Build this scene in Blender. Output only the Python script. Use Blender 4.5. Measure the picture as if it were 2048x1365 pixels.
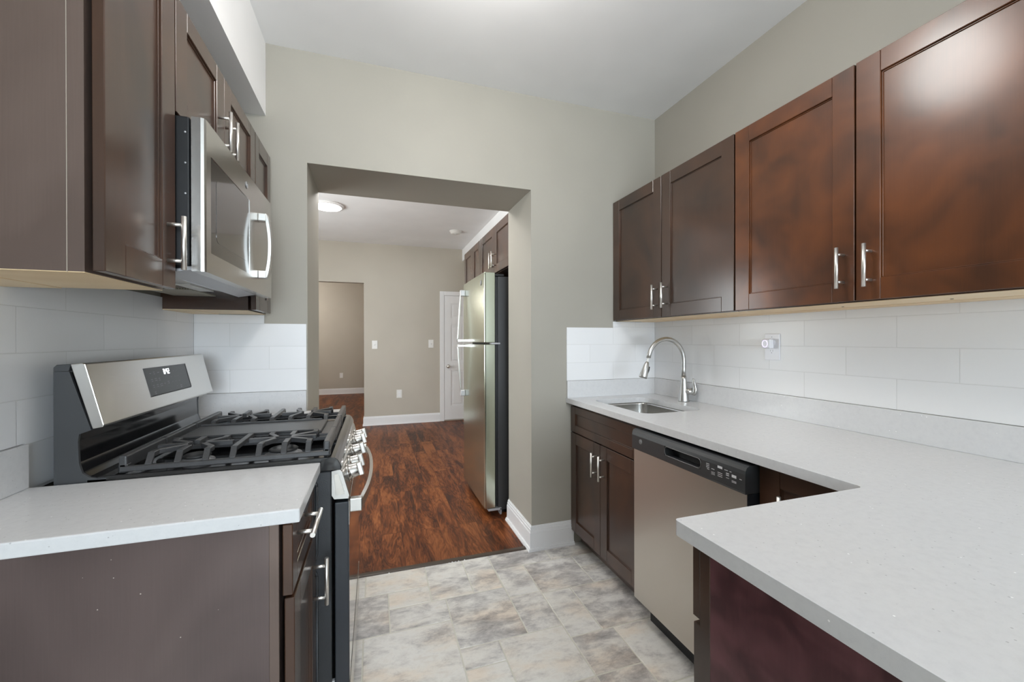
import bpy, bmesh, math, random
from mathutils import Vector, Matrix, noise

random.seed(7)
sc = bpy.context.scene
for o in list(bpy.data.objects):
    bpy.data.objects.remove(o, do_unlink=True)
COL = sc.collection
PI = math.pi

# ------------------------------------------------------------------ camera
cam_d = bpy.data.cameras.new('camera')
cam_d.sensor_width = 36.0
cam_d.lens = 826.1 / 2048 * 36.0
cam_d.clip_start = 0.02
cam = bpy.data.objects.new('camera', cam_d)
COL.objects.link(cam)
R = Vector((0.9491144, -0.31492602, -0.00186039))
U = Vector((0.00245071, 0.0014785, 0.9999959))
F = Vector((0.31492198, 0.94911507, -0.00217506))
m = Matrix.Identity(4)
for i in range(3):
    m[i][0], m[i][1], m[i][2] = R[i], U[i], -F[i]
m[2][3] = 1.2755
cam.matrix_world = m
sc.camera = cam

# ------------------------------------------------------------------ exposure
vs = sc.view_settings
sc.display_settings.display_device = 'sRGB'
vs.view_transform = 'Standard'
vs.look = 'None'
vs.gamma = 1.0
vs.use_curve_mapping = False
vs.exposure = 0.23

# ------------------------------------------------------------------ sky
world = bpy.data.worlds.new('sky')
sc.world = world
world.use_nodes = True
wn = world.node_tree
bg = wn.nodes['Background']
tc = wn.nodes.new('ShaderNodeTexCoord')
sep = wn.nodes.new('ShaderNodeSeparateXYZ')
wn.links.new(tc.outputs['Generated'], sep.inputs[0])
wr = wn.nodes.new('ShaderNodeValToRGB')
wr.color_ramp.elements[0].position = 0.44
wr.color_ramp.elements[0].color = (0.10, 0.16, 0.07, 1)
wr.color_ramp.elements[1].position = 0.56
wr.color_ramp.elements[1].color = (0.80, 0.92, 1.0, 1)
mp = wn.nodes.new('ShaderNodeMapRange')
mp.inputs[1].default_value = -1
mp.inputs[2].default_value = 1
wn.links.new(sep.outputs[2], mp.inputs[0])
wn.links.new(mp.outputs[0], wr.inputs[0])
wn.links.new(wr.outputs[0], bg.inputs[0])
bg.inputs[1].default_value = 1.5


def area(name, loc, direction, sx, sy, power, color, disk=False):
    l = bpy.data.lights.new(name, 'AREA')
    l.shape = 'DISK' if disk else 'RECTANGLE'
    l.size = sx
    if not disk:
        l.size_y = sy
    l.energy = power
    l.color = color
    o = bpy.data.objects.new(name, l)
    o.location = loc
    o.rotation_euler = Vector(direction).to_track_quat('-Z', 'Y').to_euler()
    COL.objects.link(o)
    return o


# daylight through the rear window and an added upward fill, a ceiling lamp and added fills, daylight in the far room
area('daylight_rear_window', (0.3, -4.10, 1.5), (0, 1, -0.10), 2.0, 1.5, 34, (0.62, 0.81, 1.0))
area('daylight_far_window', (-2.47, 4.3, 1.5), (1, -0.3, 0.12), 1.9, 1.4, 70, (0.93, 0.98, 1.0))
area('ceiling_fill_rear_window', (0.3, -4.08, 1.5), (0, 1, 0.75), 2.0, 1.5, 138, (0.84, 0.93, 1.0))  # upward fill added to brighten the ceiling


def lamp_light(name, loc, power, r, color):
    l = bpy.data.lights.new(name, 'POINT')
    l.energy = power
    l.shadow_soft_size = r
    l.color = color
    o = bpy.data.objects.new(name, l)
    o.location = loc
    COL.objects.link(o)


lamp_light('kitchen_lamp_light', (0.35, 1.2, 2.56), 21, 0.16, (1.0, 0.97, 0.93))
lamp_light('doorway_fill_light', (-0.10, 3.35, 2.52), 26, 0.12, (1.0, 0.97, 0.93))  # unseen light added in the far room to brighten the doorway jambs and header
lamp_light('hall_fill_light', (-2.1, 9.3, 2.20), 46, 0.12, (1.0, 0.97, 0.92))  # unseen light with no fixture, added to brighten the hall

# ------------------------------------------------------------------ measured room
D = 2.342; D2 = 2.79          # kitchen face / far-room face of the doorway wall
XR = 1.7938; XL = -0.8236
ZC = 2.758                    # kitchen ceiling
DL, DR, ZD = -0.328, 0.900, 2.187
YB = -4.2                     # rear wall
FY = 6.53                     # far wall
ZF = 2.725                    # far-room ceiling
CT = 0.915                    # counter height


# ------------------------------------------------------------------ materials
def nt(name):
    mt = bpy.data.materials.new(name)
    mt.use_nodes = True
    t = mt.node_tree
    b = t.nodes['Principled BSDF']
    return mt, t, b, t.nodes, t.links


def simple(name, color, rough=0.5, metal=0.0, emit=None, es=0.0, coat=0.0, spec=None):
    mt, t, b, N, L = nt(name)
    b.inputs['Base Color'].default_value = (*color, 1)
    b.inputs['Roughness'].default_value = rough
    b.inputs['Metallic'].default_value = metal
    if coat:
        b.inputs['Coat Weight'].default_value = coat
        b.inputs['Coat Roughness'].default_value = 0.12
    if spec is not None:
        b.inputs['Specular IOR Level'].default_value = spec
    if emit:
        b.inputs['Emission Color'].default_value = (*emit, 1)
        b.inputs['Emission Strength'].default_value = es
    return mt


def ramp(N, stops):
    r = N.new('ShaderNodeValToRGB')
    e = r.color_ramp.elements
    e[0].position, e[0].color = stops[0][0], (*stops[0][1], 1)
    e[1].position, e[1].color = stops[-1][0], (*stops[-1][1], 1)
    for p, c in stops[1:-1]:
        k = e.new(p)
        k.color = (*c, 1)
    return r


def pos_map(N, L, scale=(1, 1, 1), loc=(0, 0, 0)):
    g = N.new('ShaderNodeNewGeometry')
    mpn = N.new('ShaderNodeMapping')
    mpn.inputs['Scale'].default_value = scale
    mpn.inputs['Location'].default_value = loc
    L.new(g.outputs['Position'], mpn.inputs['Vector'])
    return mpn.outputs[0]


def nz(N, L, vec, scale, detail=3, rough=0.55, dist=0.0):
    n = N.new('ShaderNodeTexNoise')
    n.inputs['Scale'].default_value = scale
    n.inputs['Detail'].default_value = detail
    n.inputs['Roughness'].default_value = rough
    n.inputs['Distortion'].default_value = dist
    L.new(vec, n.inputs['Vector'])
    return n.outputs['Fac']


def bump(N, L, h, b, strength=0.2, dist=0.01):
    bp = N.new('ShaderNodeBump')
    bp.inputs['Strength'].default_value = strength
    bp.inputs['Distance'].default_value = dist
    L.new(h, bp.inputs['Height'])
    L.new(bp.outputs[0], b.inputs['Normal'])
    return bp


def paint(name, color, rough=0.6):
    mt, t, b, N, L = nt(name)
    v = pos_map(N, L)
    f = nz(N, L, v, 2.2, 2)
    r = ramp(N, [(0.3, tuple(c * 0.97 for c in color)), (0.7, tuple(min(1, c * 1.03) for c in color))])
    L.new(f, r.inputs[0])
    L.new(r.outputs[0], b.inputs['Base Color'])
    b.inputs['Roughness'].default_value = rough
    f2 = nz(N, L, v, 260, 2)
    bump(N, L, f2, b, 0.06, 0.002)
    return mt


def wood_stain(name, dark, light, rough=0.3, grain=(7, 7, 1.2), scale=3.2, coat=0.35, specks=0.0, cut=(0.36, 0.74)):
    mt, t, b, N, L = nt(name)
    v = pos_map(N, L)
    f = nz(N, L, v, scale, 2, 0.5, 0.5)
    vg = pos_map(N, L, (grain[0] * 9, grain[1] * 9, grain[2]))
    g = nz(N, L, vg, 6, 2)
    mx = N.new('ShaderNodeMath'); mx.operation = 'MULTIPLY_ADD'
    L.new(g, mx.inputs[0]); mx.inputs[1].default_value = 0.10
    L.new(f, mx.inputs[2])
    r = ramp(N, [(cut[0] + 0.05, dark), (cut[1] + 0.05, light)])
    L.new(mx.outputs[0], r.inputs[0])
    col = r.outputs[0]
    if specks:
        vv = N.new('ShaderNodeTexVoronoi'); vv.inputs['Scale'].default_value = 46
        L.new(v, vv.inputs['Vector'])
        lt = N.new('ShaderNodeMath'); lt.operation = 'LESS_THAN'; lt.inputs[1].default_value = 0.055
        L.new(vv.outputs['Distance'], lt.inputs[0])
        sp = N.new('ShaderNodeSeparateColor'); L.new(vv.outputs['Color'], sp.inputs[0])
        gt = N.new('ShaderNodeMath'); gt.operation = 'GREATER_THAN'; gt.inputs[1].default_value = 1 - specks
        L.new(sp.outputs[0], gt.inputs[0])
        mu = N.new('ShaderNodeMath'); mu.operation = 'MULTIPLY'
        L.new(lt.outputs[0], mu.inputs[0]); L.new(gt.outputs[0], mu.inputs[1])
        mc = N.new('ShaderNodeMix'); mc.data_type = 'RGBA'
        L.new(mu.outputs[0], mc.inputs[0]); L.new(col, mc.inputs[6])
        mc.inputs[7].default_value = (0.55, 0.48, 0.42, 1)
        col = mc.outputs[2]
    L.new(col, b.inputs['Base Color'])
    b.inputs['Roughness'].default_value = rough
    b.inputs['Coat Weight'].default_value = coat
    b.inputs['Coat Roughness'].default_value = 0.20
    b.inputs['Specular IOR Level'].default_value = 0.25
    return mt


def steel(name, color=(0.60, 0.585, 0.56), rough=0.24, stretch=(1, 40, 40), amt=0.10, bmp=0.02):
    mt, t, b, N, L = nt(name)
    v = pos_map(N, L, stretch)
    f = nz(N, L, v, 14, 3)
    mr = N.new('ShaderNodeMapRange')
    mr.inputs[3].default_value = rough - amt / 2
    mr.inputs[4].default_value = rough + amt / 2
    L.new(f, mr.inputs[0])
    L.new(mr.outputs[0], b.inputs['Roughness'])
    b.inputs['Base Color'].default_value = (*color, 1)
    b.inputs['Metallic'].default_value = 1.0
    bump(N, L, f, b, bmp, 0.001)
    return mt


def tile_mat(name, axis, off):
    mt, t, b, N, L = nt(name)
    g = N.new('ShaderNodeNewGeometry')
    s = N.new('ShaderNodeSeparateXYZ'); L.new(g.outputs['Position'], s.inputs[0])
    c = N.new('ShaderNodeCombineXYZ')
    a1 = N.new('ShaderNodeMath'); a1.operation = 'ADD'; a1.inputs[1].default_value = off + 33.8
    L.new(s.outputs[0 if axis == 'x' else 1], a1.inputs[0])
    a2 = N.new('ShaderNodeMath'); a2.operation = 'ADD'; a2.inputs[1].default_value = -1.0195 + 1.1333 * 2
    L.new(s.outputs[2], a2.inputs[0])
    L.new(a1.outputs[0], c.inputs[0]); L.new(a2.outputs[0], c.inputs[1])
    br = N.new('ShaderNodeTexBrick')
    br.inputs['Scale'].default_value = 1
    br.inputs['Brick Width'].default_value = 0.338
    br.inputs['Row Height'].default_value = 0.11333
    br.inputs['Mortar Size'].default_value = 0.0016
    br.inputs['Mortar Smooth'].default_value = 0.6
    br.inputs['Color1'].default_value = (0.82, 0.82, 0.83, 1)
    br.inputs['Color2'].default_value = (0.85, 0.85, 0.86, 1)
    br.inputs['Mortar'].default_value = (0.72, 0.72, 0.72, 1)
    L.new(c.outputs[0], br.inputs['Vector'])
    L.new(br.outputs['Color'], b.inputs['Base Color'])
    b.inputs['Roughness'].default_value = 0.30
    b.inputs['Specular IOR Level'].default_value = 0.4
    inv = N.new('ShaderNodeMath'); inv.operation = 'SUBTRACT'; inv.inputs[0].default_value = 1
    L.new(br.outputs['Fac'], inv.inputs[1])
    bump(N, L, inv.outputs[0], b, 0.3, 0.0015)
    return mt


def quartz_mat(name):
    mt, t, b, N, L = nt(name)
    v = pos_map(N, L)
    f = nz(N, L, v, 60, 4, 0.7)
    r = ramp(N, [(0.25, (0.635, 0.635, 0.645)), (0.5, (0.675, 0.675, 0.682)), (0.8, (0.70, 0.70, 0.705))])
    L.new(f, r.inputs[0])
    vo = N.new('ShaderNodeTexVoronoi'); vo.inputs['Scale'].default_value = 150
    L.new(v, vo.inputs['Vector'])
    sp = N.new('ShaderNodeSeparateColor'); L.new(vo.outputs['Color'], sp.inputs[0])
    lt = N.new('ShaderNodeMath'); lt.operation = 'LESS_THAN'; lt.inputs[1].default_value = 0.22
    L.new(vo.outputs['Distance'], lt.inputs[0])
    gt = N.new('ShaderNodeMath'); gt.operation = 'GREATER_THAN'; gt.inputs[1].default_value = 0.95
    L.new(sp.outputs[0], gt.inputs[0])
    mu = N.new('ShaderNodeMath'); mu.operation = 'MULTIPLY'
    L.new(lt.outputs[0], mu.inputs[0]); L.new(gt.outputs[0], mu.inputs[1])
    mc = N.new('ShaderNodeMix'); mc.data_type = 'RGBA'
    L.new(mu.outputs[0], mc.inputs[0]); L.new(r.outputs[0], mc.inputs[6])
    mc.inputs[7].default_value = (0.48, 0.48, 0.49, 1)
    gt2 = N.new('ShaderNodeMath'); gt2.operation = 'LESS_THAN'; gt2.inputs[1].default_value = 0.012
    L.new(sp.outputs[1], gt2.inputs[0])
    mu2 = N.new('ShaderNodeMath'); mu2.operation = 'MULTIPLY'
    L.new(lt.outputs[0], mu2.inputs[0]); L.new(gt2.outputs[0], mu2.inputs[1])
    mc2 = N.new('ShaderNodeMix'); mc2.data_type = 'RGBA'
    L.new(mu2.outputs[0], mc2.inputs[0]); L.new(mc.outputs[2], mc2.inputs[6])
    mc2.inputs[7].default_value = (0.97, 0.97, 0.97, 1)
    L.new(mc2.outputs[2], b.inputs['Base Color'])
    b.inputs['Roughness'].default_value = 0.22
    return mt


def slate_mat(name):
    mt, t, b, N, L = nt(name)
    at = N.new('ShaderNodeAttribute'); at.attribute_name = 'tile_tone'
    sp = N.new('ShaderNodeSeparateColor'); L.new(at.outputs['Color'], sp.inputs[0])
    g = N.new('ShaderNodeNewGeometry')
    cx = N.new('ShaderNodeCombineXYZ')
    m3 = N.new('ShaderNodeMath'); m3.operation = 'MULTIPLY'; m3.inputs[1].default_value = 9
    L.new(sp.outputs[0], m3.inputs[0])
    L.new(m3.outputs[0], cx.inputs[2])
    m4 = N.new('ShaderNodeMath'); m4.operation = 'MULTIPLY'; m4.inputs[1].default_value = 5
    L.new(sp.outputs[1], m4.inputs[0]); L.new(m4.outputs[0], cx.inputs[0])
    va = N.new('ShaderNodeVectorMath'); va.operation = 'ADD'
    L.new(g.outputs['Position'], va.inputs[0]); L.new(cx.outputs[0], va.inputs[1])
    mpn = N.new('ShaderNodeMapping')
    mpn.inputs['Rotation'].default_value = (0, 0, 0.45)
    mpn.inputs['Scale'].default_value = (1, 1.9, 1)
    L.new(va.outputs[0], mpn.inputs['Vector'])
    f = nz(N, L, mpn.outputs[0], 6.0, 9, 0.70, 0.35)
    r = ramp(N, [(0.28, (0.30, 0.285, 0.28)), (0.42, (0.49, 0.47, 0.46)), (0.53, (0.69, 0.67, 0.64)), (0.63, (0.80, 0.785, 0.75)), (0.80, (0.70, 0.655, 0.60))])
    vein = nz(N, L, mpn.outputs[0], 11.0, 10, 0.75, 0.2)
    fm = N.new('ShaderNodeMath'); fm.operation = 'MULTIPLY_ADD'; fm.inputs[1].default_value = 0.55
    sb = N.new('ShaderNodeMath'); sb.operation = 'SUBTRACT'; sb.inputs[1].default_value = 0.5
    L.new(vein, sb.inputs[0]); L.new(sb.outputs[0], fm.inputs[0]); L.new(f, fm.inputs[2])
    f = fm.outputs[0]
    ad = N.new('ShaderNodeMath'); ad.operation = 'ADD'
    off = N.new('ShaderNodeMapRange'); off.inputs[3].default_value = -0.09; off.inputs[4].default_value = 0.10
    L.new(sp.outputs[2], off.inputs[0])
    L.new(f, ad.inputs[0]); L.new(off.outputs[0], ad.inputs[1])
    L.new(ad.outputs[0], r.inputs[0])
    f2 = nz(N, L, mpn.outputs[0], 3.2, 4, 0.5)
    r2 = ramp(N, [(0.40, (1, 1, 1)), (0.52, (1.0, 0.985, 0.96)), (0.66, (1.03, 0.93, 0.83))])
    L.new(f2, r2.inputs[0])
    mc = N.new('ShaderNodeMix'); mc.data_type = 'RGBA'; mc.blend_type = 'MULTIPLY'
    mc.inputs[0].default_value = 0.9
    L.new(r.outputs[0], mc.inputs[6]); L.new(r2.outputs[0], mc.inputs[7])
    L.new(mc.outputs[2], b.inputs['Base Color'])
    b.inputs['Roughness'].default_value = 0.42
    f3 = nz(N, L, mpn.outputs[0], 30, 6, 0.7)
    bump(N, L, f3, b, 0.18, 0.004)
    return mt


def plank_mat(name):
    mt, t, b, N, L = nt(name)
    g = N.new('ShaderNodeNewGeometry')
    s = N.new('ShaderNodeSeparateXYZ'); L.new(g.outputs['Position'], s.inputs[0])
    c = N.new('ShaderNodeCombineXYZ')
    ay = N.new('ShaderNodeMath'); ay.operation = 'ADD'; ay.inputs[1].default_value = 20.35
    L.new(s.outputs[1], ay.inputs[0])
    ax = N.new('ShaderNodeMath'); ax.operation = 'ADD'; ax.inputs[1].default_value = 12.03
    L.new(s.outputs[0], ax.inputs[0])
    L.new(ay.outputs[0], c.inputs[0]); L.new(ax.outputs[0], c.inputs[1])
    br = N.new('ShaderNodeTexBrick')
    br.inputs['Scale'].default_value = 1
    br.inputs['Brick Width'].default_value = 1.22
    br.inputs['Row Height'].default_value = 0.127
    br.inputs['Mortar Size'].default_value = 0.0008
    br.offset = 0.37
    br.inputs['Color1'].default_value = (0.0, 0.0, 0.0, 1)
    br.inputs['Color2'].default_value = (1, 1, 1, 1)
    br.inputs['Mortar'].default_value = (0.5, 0.5, 0.5, 1)
    L.new(c.outputs[0], br.inputs['Vector'])
    sp = N.new('ShaderNodeSeparateColor'); L.new(br.outputs['Color'], sp.inputs[0])
    cc = N.new('ShaderNodeCombineXYZ')
    mz = N.new('ShaderNodeMath'); mz.operation = 'MULTIPLY'; mz.inputs[1].default_value = 13
    L.new(sp.outputs[0], mz.inputs[0]); L.new(mz.outputs[0], cc.inputs[2])
    va = N.new('ShaderNodeVectorMath'); va.operation = 'ADD'
    L.new(g.outputs['Position'], va.inputs[0]); L.new(cc.outputs[0], va.inputs[1])
    mpn = N.new('ShaderNodeMapping'); mpn.inputs['Scale'].default_value = (6.5, 1.05, 1)
    L.new(va.outputs[0], mpn.inputs['Vector'])
    f = nz(N, L, mpn.outputs[0], 2.1, 4, 0.55, 1.6)
    wv = N.new('ShaderNodeMath'); wv.operation = 'MULTIPLY'; wv.inputs[1].default_value = 34
    L.new(f, wv.inputs[0])
    sn = N.new('ShaderNodeMath'); sn.operation = 'SINE'; L.new(wv.outputs[0], sn.inputs[0])
    mpf = N.new('ShaderNodeMapping'); mpf.inputs['Scale'].default_value = (60, 5, 1)
    L.new(va.outputs[0], mpf.inputs['Vector'])
    fine = nz(N, L, mpf.outputs[0], 2.4, 4, 0.6, 0.4)
    big = nz(N, L, mpn.outputs[0], 1.3, 3, 0.6, 0.8)
    a = N.new('ShaderNodeMath'); a.operation = 'MULTIPLY_ADD'; a.inputs[1].default_value = 0.075
    L.new(sn.outputs[0], a.inputs[0]); L.new(big, a.inputs[2])
    a2 = N.new('ShaderNodeMath'); a2.operation = 'MULTIPLY_ADD'; a2.inputs[1].default_value = 0.42
    L.new(fine, a2.inputs[0]); L.new(a.outputs[0], a2.inputs[2])
    a3 = N.new('ShaderNodeMath'); a3.operation = 'MULTIPLY_ADD'; a3.inputs[1].default_value = 0.10
    L.new(sp.outputs[0], a3.inputs[0]); L.new(a2.outputs[0], a3.inputs[2])
    r = ramp(N, [(0.46, (0.020, 0.008, 0.0045)), (0.62, (0.066, 0.019, 0.0075)), (0.78, (0.150, 0.043, 0.0125)), (0.98, (0.27, 0.090, 0.028))])
    L.new(a3.outputs[0], r.inputs[0])
    mc = N.new('ShaderNodeMix'); mc.data_type = 'RGBA'; mc.blend_type = 'MULTIPLY'
    L.new(br.outputs['Fac'], mc.inputs[0]); L.new(r.outputs[0], mc.inputs[6]); mc.inputs[7].default_value = (0.35, 0.3, 0.3, 1)
    L.new(mc.outputs[2], b.inputs['Base Color'])
    b.inputs['Roughness'].default_value = 0.42
    b.inputs['Specular IOR Level'].default_value = 0.22
    bump(N, L, fine, b, 0.06, 0.002)
    return mt


def mesh_filter_mat(name):
    mt, t, b, N, L = nt(name)
    v = pos_map(N, L)
    ck = N.new('ShaderNodeTexChecker'); ck.inputs['Scale'].default_value = 260
    ck.inputs['Color1'].default_value = (0.48, 0.44, 0.34, 1); ck.inputs['Color2'].default_value = (0.20, 0.18, 0.14, 1)
    L.new(v, ck.inputs['Vector']); L.new(ck.outputs[0], b.inputs['Base Color'])
    b.inputs['Metallic'].default_value = 0.6
    b.inputs['Roughness'].default_value = 0.4
    return mt


def enamel_texture(name, color):
    mt, t, b, N, L = nt(name)
    b.inputs['Base Color'].default_value = (*color, 1)
    b.inputs['Roughness'].default_value = 0.33
    v = pos_map(N, L)
    f = nz(N, L, v, 420, 2)
    bump(N, L, f, b, 0.25, 0.002)
    return mt


M = dict(
    wall=paint('greige_wall_paint', (0.372, 0.350, 0.302)),
    wall_far=paint('tan_wall_paint', (0.50, 0.460, 0.395)),
    ceil=paint('white_ceiling_paint', (0.87, 0.87, 0.875), 0.8),
    trim=simple('white_gloss_trim', (0.82, 0.82, 0.83), 0.3),
    plate=simple('white_plastic', (0.80, 0.79, 0.76), 0.35),
    plastic=simple('bright_white_plastic', (0.82, 0.82, 0.86), 0.3),
    quartz=quartz_mat('white_quartz'),
    tile_right=tile_mat('white_subway_tile_right', 'y', -1.146),
    tile_backr=tile_mat('white_subway_tile_sink_end', 'x', -1.634),
    tile_backl=tile_mat('white_subway_tile_range_end', 'x', 0.50),
    tile_left=tile_mat('white_subway_tile_left', 'y', -1.482),
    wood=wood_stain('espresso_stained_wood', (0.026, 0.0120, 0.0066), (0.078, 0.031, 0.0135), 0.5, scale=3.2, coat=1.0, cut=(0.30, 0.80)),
    wood_redder=wood_stain('espresso_wood_redder', (0.056, 0.0180, 0.0056), (0.165, 0.048, 0.0105), 0.5, scale=6.0, coat=0.75, cut=(0.26, 0.80)),  # redder copy of the cabinet wood, for the doors of one upper cabinet
    carcass=wood_stain('espresso_carcass', (0.098, 0.066, 0.054), (0.165, 0.117, 0.098), 0.36, coat=0.8),
    chipped=wood_stain('espresso_chipped_laminate', (0.076, 0.054, 0.051), (0.135, 0.098, 0.092), 0.36, coat=0.8, specks=0.22),
    burgundy=wood_stain('burgundy_laminate', (0.066, 0.022, 0.026), (0.150, 0.056, 0.064), 0.42, grain=(3, 3, 3.0), scale=14),
    maple=wood_stain('raw_maple', (0.82, 0.61, 0.37), (0.92, 0.74, 0.50), 0.5, grain=(2, 2, 6), coat=0),
    chip=simple('worn_pale_edge', (0.42, 0.36, 0.30), 0.6),
    gap=simple('dark_gap', (0.012, 0.008, 0.006), 0.7),
    steel=steel('brushed_steel', stretch=(30, 1.5, 60)),
    steel_v=steel('brushed_steel_vertical', (0.60, 0.565, 0.515), 0.36, (40, 40, 1.2), 0.06),
    steel_fridge=steel('fridge_steel', (0.56, 0.60, 0.50), 0.20, (40, 40, 0.8), 0.05, 0.01),
    nickel=steel('satin_nickel', (0.80, 0.77, 0.73), 0.38, (30, 30, 30), 0.06, 0.0),
    chrome=simple('polished_chrome', (0.80, 0.79, 0.77), 0.09, 1.0),
    faucet=steel('spot_resist_steel', (0.56, 0.555, 0.54), 0.34, (20, 20, 20), 0.05, 0.0),
    sink=steel('sink_steel', (0.62, 0.61, 0.59), 0.22, (30, 2, 2), 0.06),
    enamel=simple('black_enamel', (0.010, 0.010, 0.011), 0.12, coat=0.5),
    side=enamel_texture('textured_black_panel', (0.028, 0.030, 0.033)),
    slate=simple('dark_slate_plastic', (0.045, 0.047, 0.050), 0.32),
    doorside=simple('dark_blue_black_metal', (0.024, 0.028, 0.034), 0.26),
    iron=enamel_texture('cast_iron', (0.050, 0.050, 0.052)),
    glass=simple('black_glass', (0.012, 0.012, 0.013), 0.04, coat=1.0),
    mwglass=simple('smoked_window_glass', (0.035, 0.032, 0.029), 0.06, coat=1.0),
    black=simple('matte_black', (0.010, 0.010, 0.011), 0.5),
    lightgrey=simple('light_grey_metal', (0.50, 0.50, 0.52), 0.35, 0.3),
    mark=simple('printed_white_legend', (0.72, 0.72, 0.74), 0.5),
    faint=simple('printed_grey_legend', (0.26, 0.26, 0.27), 0.5),
    badge=simple('grey_badge', (0.20, 0.20, 0.20), 0.3, 0.8),
    digits=simple('lit_clock_digits', (0.9, 0.9, 0.9), 0.5, emit=(0.92, 0.97, 1.0), es=1.6),
    lamp=simple('lit_lamp_diffuser', (0.9, 0.9, 0.9), 0.5, emit=(1.0, 0.97, 0.92), es=7.0),
    glow=simple('violet_sensor_ring', (0.7, 0.65, 0.9), 0.4, emit=(0.80, 0.72, 1.0), es=0.75),
    filter=mesh_filter_mat('grease_filter_mesh'),
    slatef=slate_mat('stone_look_tile'),
    grout=simple('pale_grout', (0.66, 0.64, 0.56), 0.7),
    plank=plank_mat('dark_red_brown_planks'),
    strip=simple('dark_brown_strip', (0.060, 0.042, 0.030), 0.45),
    fridge_side=enamel_texture('dark_grey_fridge_side', (0.050, 0.050, 0.052)),
    screw=simple('dark_screw', (0.10, 0.07, 0.04), 0.5, 0.5),
)


# ------------------------------------------------------------------ mesh helpers
class MB:
    """collects shapes (world coordinates, or local ones through T) into one mesh"""

    def __init__(self, T=None):
        self.bm = bmesh.new()
        self.T = T
        self.bev = self.bm.edges.layers.int.new('bv')

    def _v(self, p):
        p = Vector(p)
        return self.bm.verts.new(self.T @ p if self.T else p)

    def poly(self, loops, faces, bevel=0.0, seg=1):
        vs_ = [self._v(p) for p in loops]
        fs = [self.bm.faces.new([vs_[i] for i in f]) for f in faces]
        if bevel > 0:
            es = list({e for f in fs for e in f.edges})
            bmesh.ops.bevel(self.bm, geom=es, offset=bevel, segments=seg, affect='EDGES', profile=0.5, clamp_overlap=True)
        return self

    def box(self, x0, x1, y0, y1, z0, z1, bevel=0.0, seg=1):
        x0, x1 = sorted((x0, x1)); y0, y1 = sorted((y0, y1)); z0, z1 = sorted((z0, z1))
        p = [(x0, y0, z0), (x1, y0, z0), (x1, y1, z0), (x0, y1, z0), (x0, y0, z1), (x1, y0, z1), (x1, y1, z1), (x0, y1, z1)]
        f = [(0, 3, 2, 1), (4, 5, 6, 7), (0, 1, 5, 4), (1, 2, 6, 5), (2, 3, 7, 6), (3, 0, 4, 7)]
        return self.poly(p, f, bevel, seg)

    def prism(self, pts, axis, a0, a1, bevel=0.0, seg=1):
        """pts: 2D outline in the two other axes (order x,y,z minus axis), extruded from a0 to a1"""
        def mk(p, a):
            return {'x': (a, p[0], p[1]), 'y': (p[0], a, p[1]), 'z': (p[0], p[1], a)}[axis]
        n = len(pts)
        loops = [mk(p, a0) for p in pts] + [mk(p, a1) for p in pts]
        faces = [tuple(range(n - 1, -1, -1)), tuple(range(n, 2 * n))]
        faces += [(i, (i + 1) % n, n + (i + 1) % n, n + i) for i in range(n)]
        return self.poly(loops, faces, bevel, seg)

    def sweep(self, path, rad, n=12, caps=True):
        """tube along a list of points; rad is a number or a list of numbers / (a,b) ellipses"""
        P = [Vector(p) for p in path]
        rings = []
        prev = None
        for i, p in enumerate(P):
            t = (P[min(i + 1, len(P) - 1)] - P[max(i - 1, 0)]).normalized()
            if prev is None:
                ref = Vector((0, 0, 1)) if abs(t.z) < 0.9 else Vector((1, 0, 0))
                a = t.cross(ref).normalized()
            else:
                a = (prev - t * prev.dot(t)).normalized()
            prev = a
            b_ = t.cross(a)
            r = rad[i] if isinstance(rad, list) else rad
            ra, rb = r if isinstance(r, (list, tuple)) else (r, r)
            rings.append([self._v(p + a * ra * math.cos(2 * PI * k / n) + b_ * rb * math.sin(2 * PI * k / n)) for k in range(n)])
        for q in range(len(rings) - 1):
            for k in range(n):
                f = self.bm.faces.new((rings[q][k], rings[q][(k + 1) % n], rings[q + 1][(k + 1) % n], rings[q + 1][k]))
                f.smooth = True
        if caps:
            self.bm.faces.new(rings[0][::-1])
            self.bm.faces.new(rings[-1])
        return self

    def cyl(self, p0, p1, r0, r1=None, n=20):
        return self.sweep([p0, p1], [r0, r1 if r1 is not None else r0], n)

    def lathe(self, c, axis, prof, n=28):
        """prof: list of (distance along axis, radius)"""
        ax = Vector(axis).normalized()
        ref = Vector((0, 0, 1)) if abs(ax.z) < 0.9 else Vector((1, 0, 0))
        a = ax.cross(ref).normalized(); b_ = ax.cross(a)
        rings = []
        for d, r in prof:
            o = Vector(c) + ax * d
            rings.append([self._v(o + (a * math.cos(2 * PI * k / n) + b_ * math.sin(2 * PI * k / n)) * max(r, 1e-5)) for k in range(n)])
        for q in range(len(rings) - 1):
            for k in range(n):
                f = self.bm.faces.new((rings[q][k], rings[q][(k + 1) % n], rings[q + 1][(k + 1) % n], rings[q + 1][k]))
                f.smooth = True
        self.bm.faces.new(rings[0][::-1]); self.bm.faces.new(rings[-1])
        return self

    def build(self, name, mat, parent=None, smooth=False, mod_bevel=0.0):
        root = parent
        while root is not None and root.parent is not None:
            root = root.parent
        if root is not None:
            off = Vector(root.location)
            for v in self.bm.verts:
                v.co -= off
        bmesh.ops.recalc_face_normals(self.bm, faces=self.bm.faces[:])
        me = bpy.data.meshes.new(name)
        self.bm.to_mesh(me)
        self.bm.free()
        me.materials.append(M[mat] if isinstance(mat, str) else mat)
        if smooth:
            me.polygons.foreach_set('use_smooth', [True] * len(me.polygons))
        o = bpy.data.objects.new(name, me)
        COL.objects.link(o)
        o.parent = parent
        if mod_bevel:
            bv = o.modifiers.new('bevel', 'BEVEL')
            bv.width = mod_bevel; bv.segments = 2; bv.limit_method = 'ANGLE'; bv.angle_limit = 0.6
        return o


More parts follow.
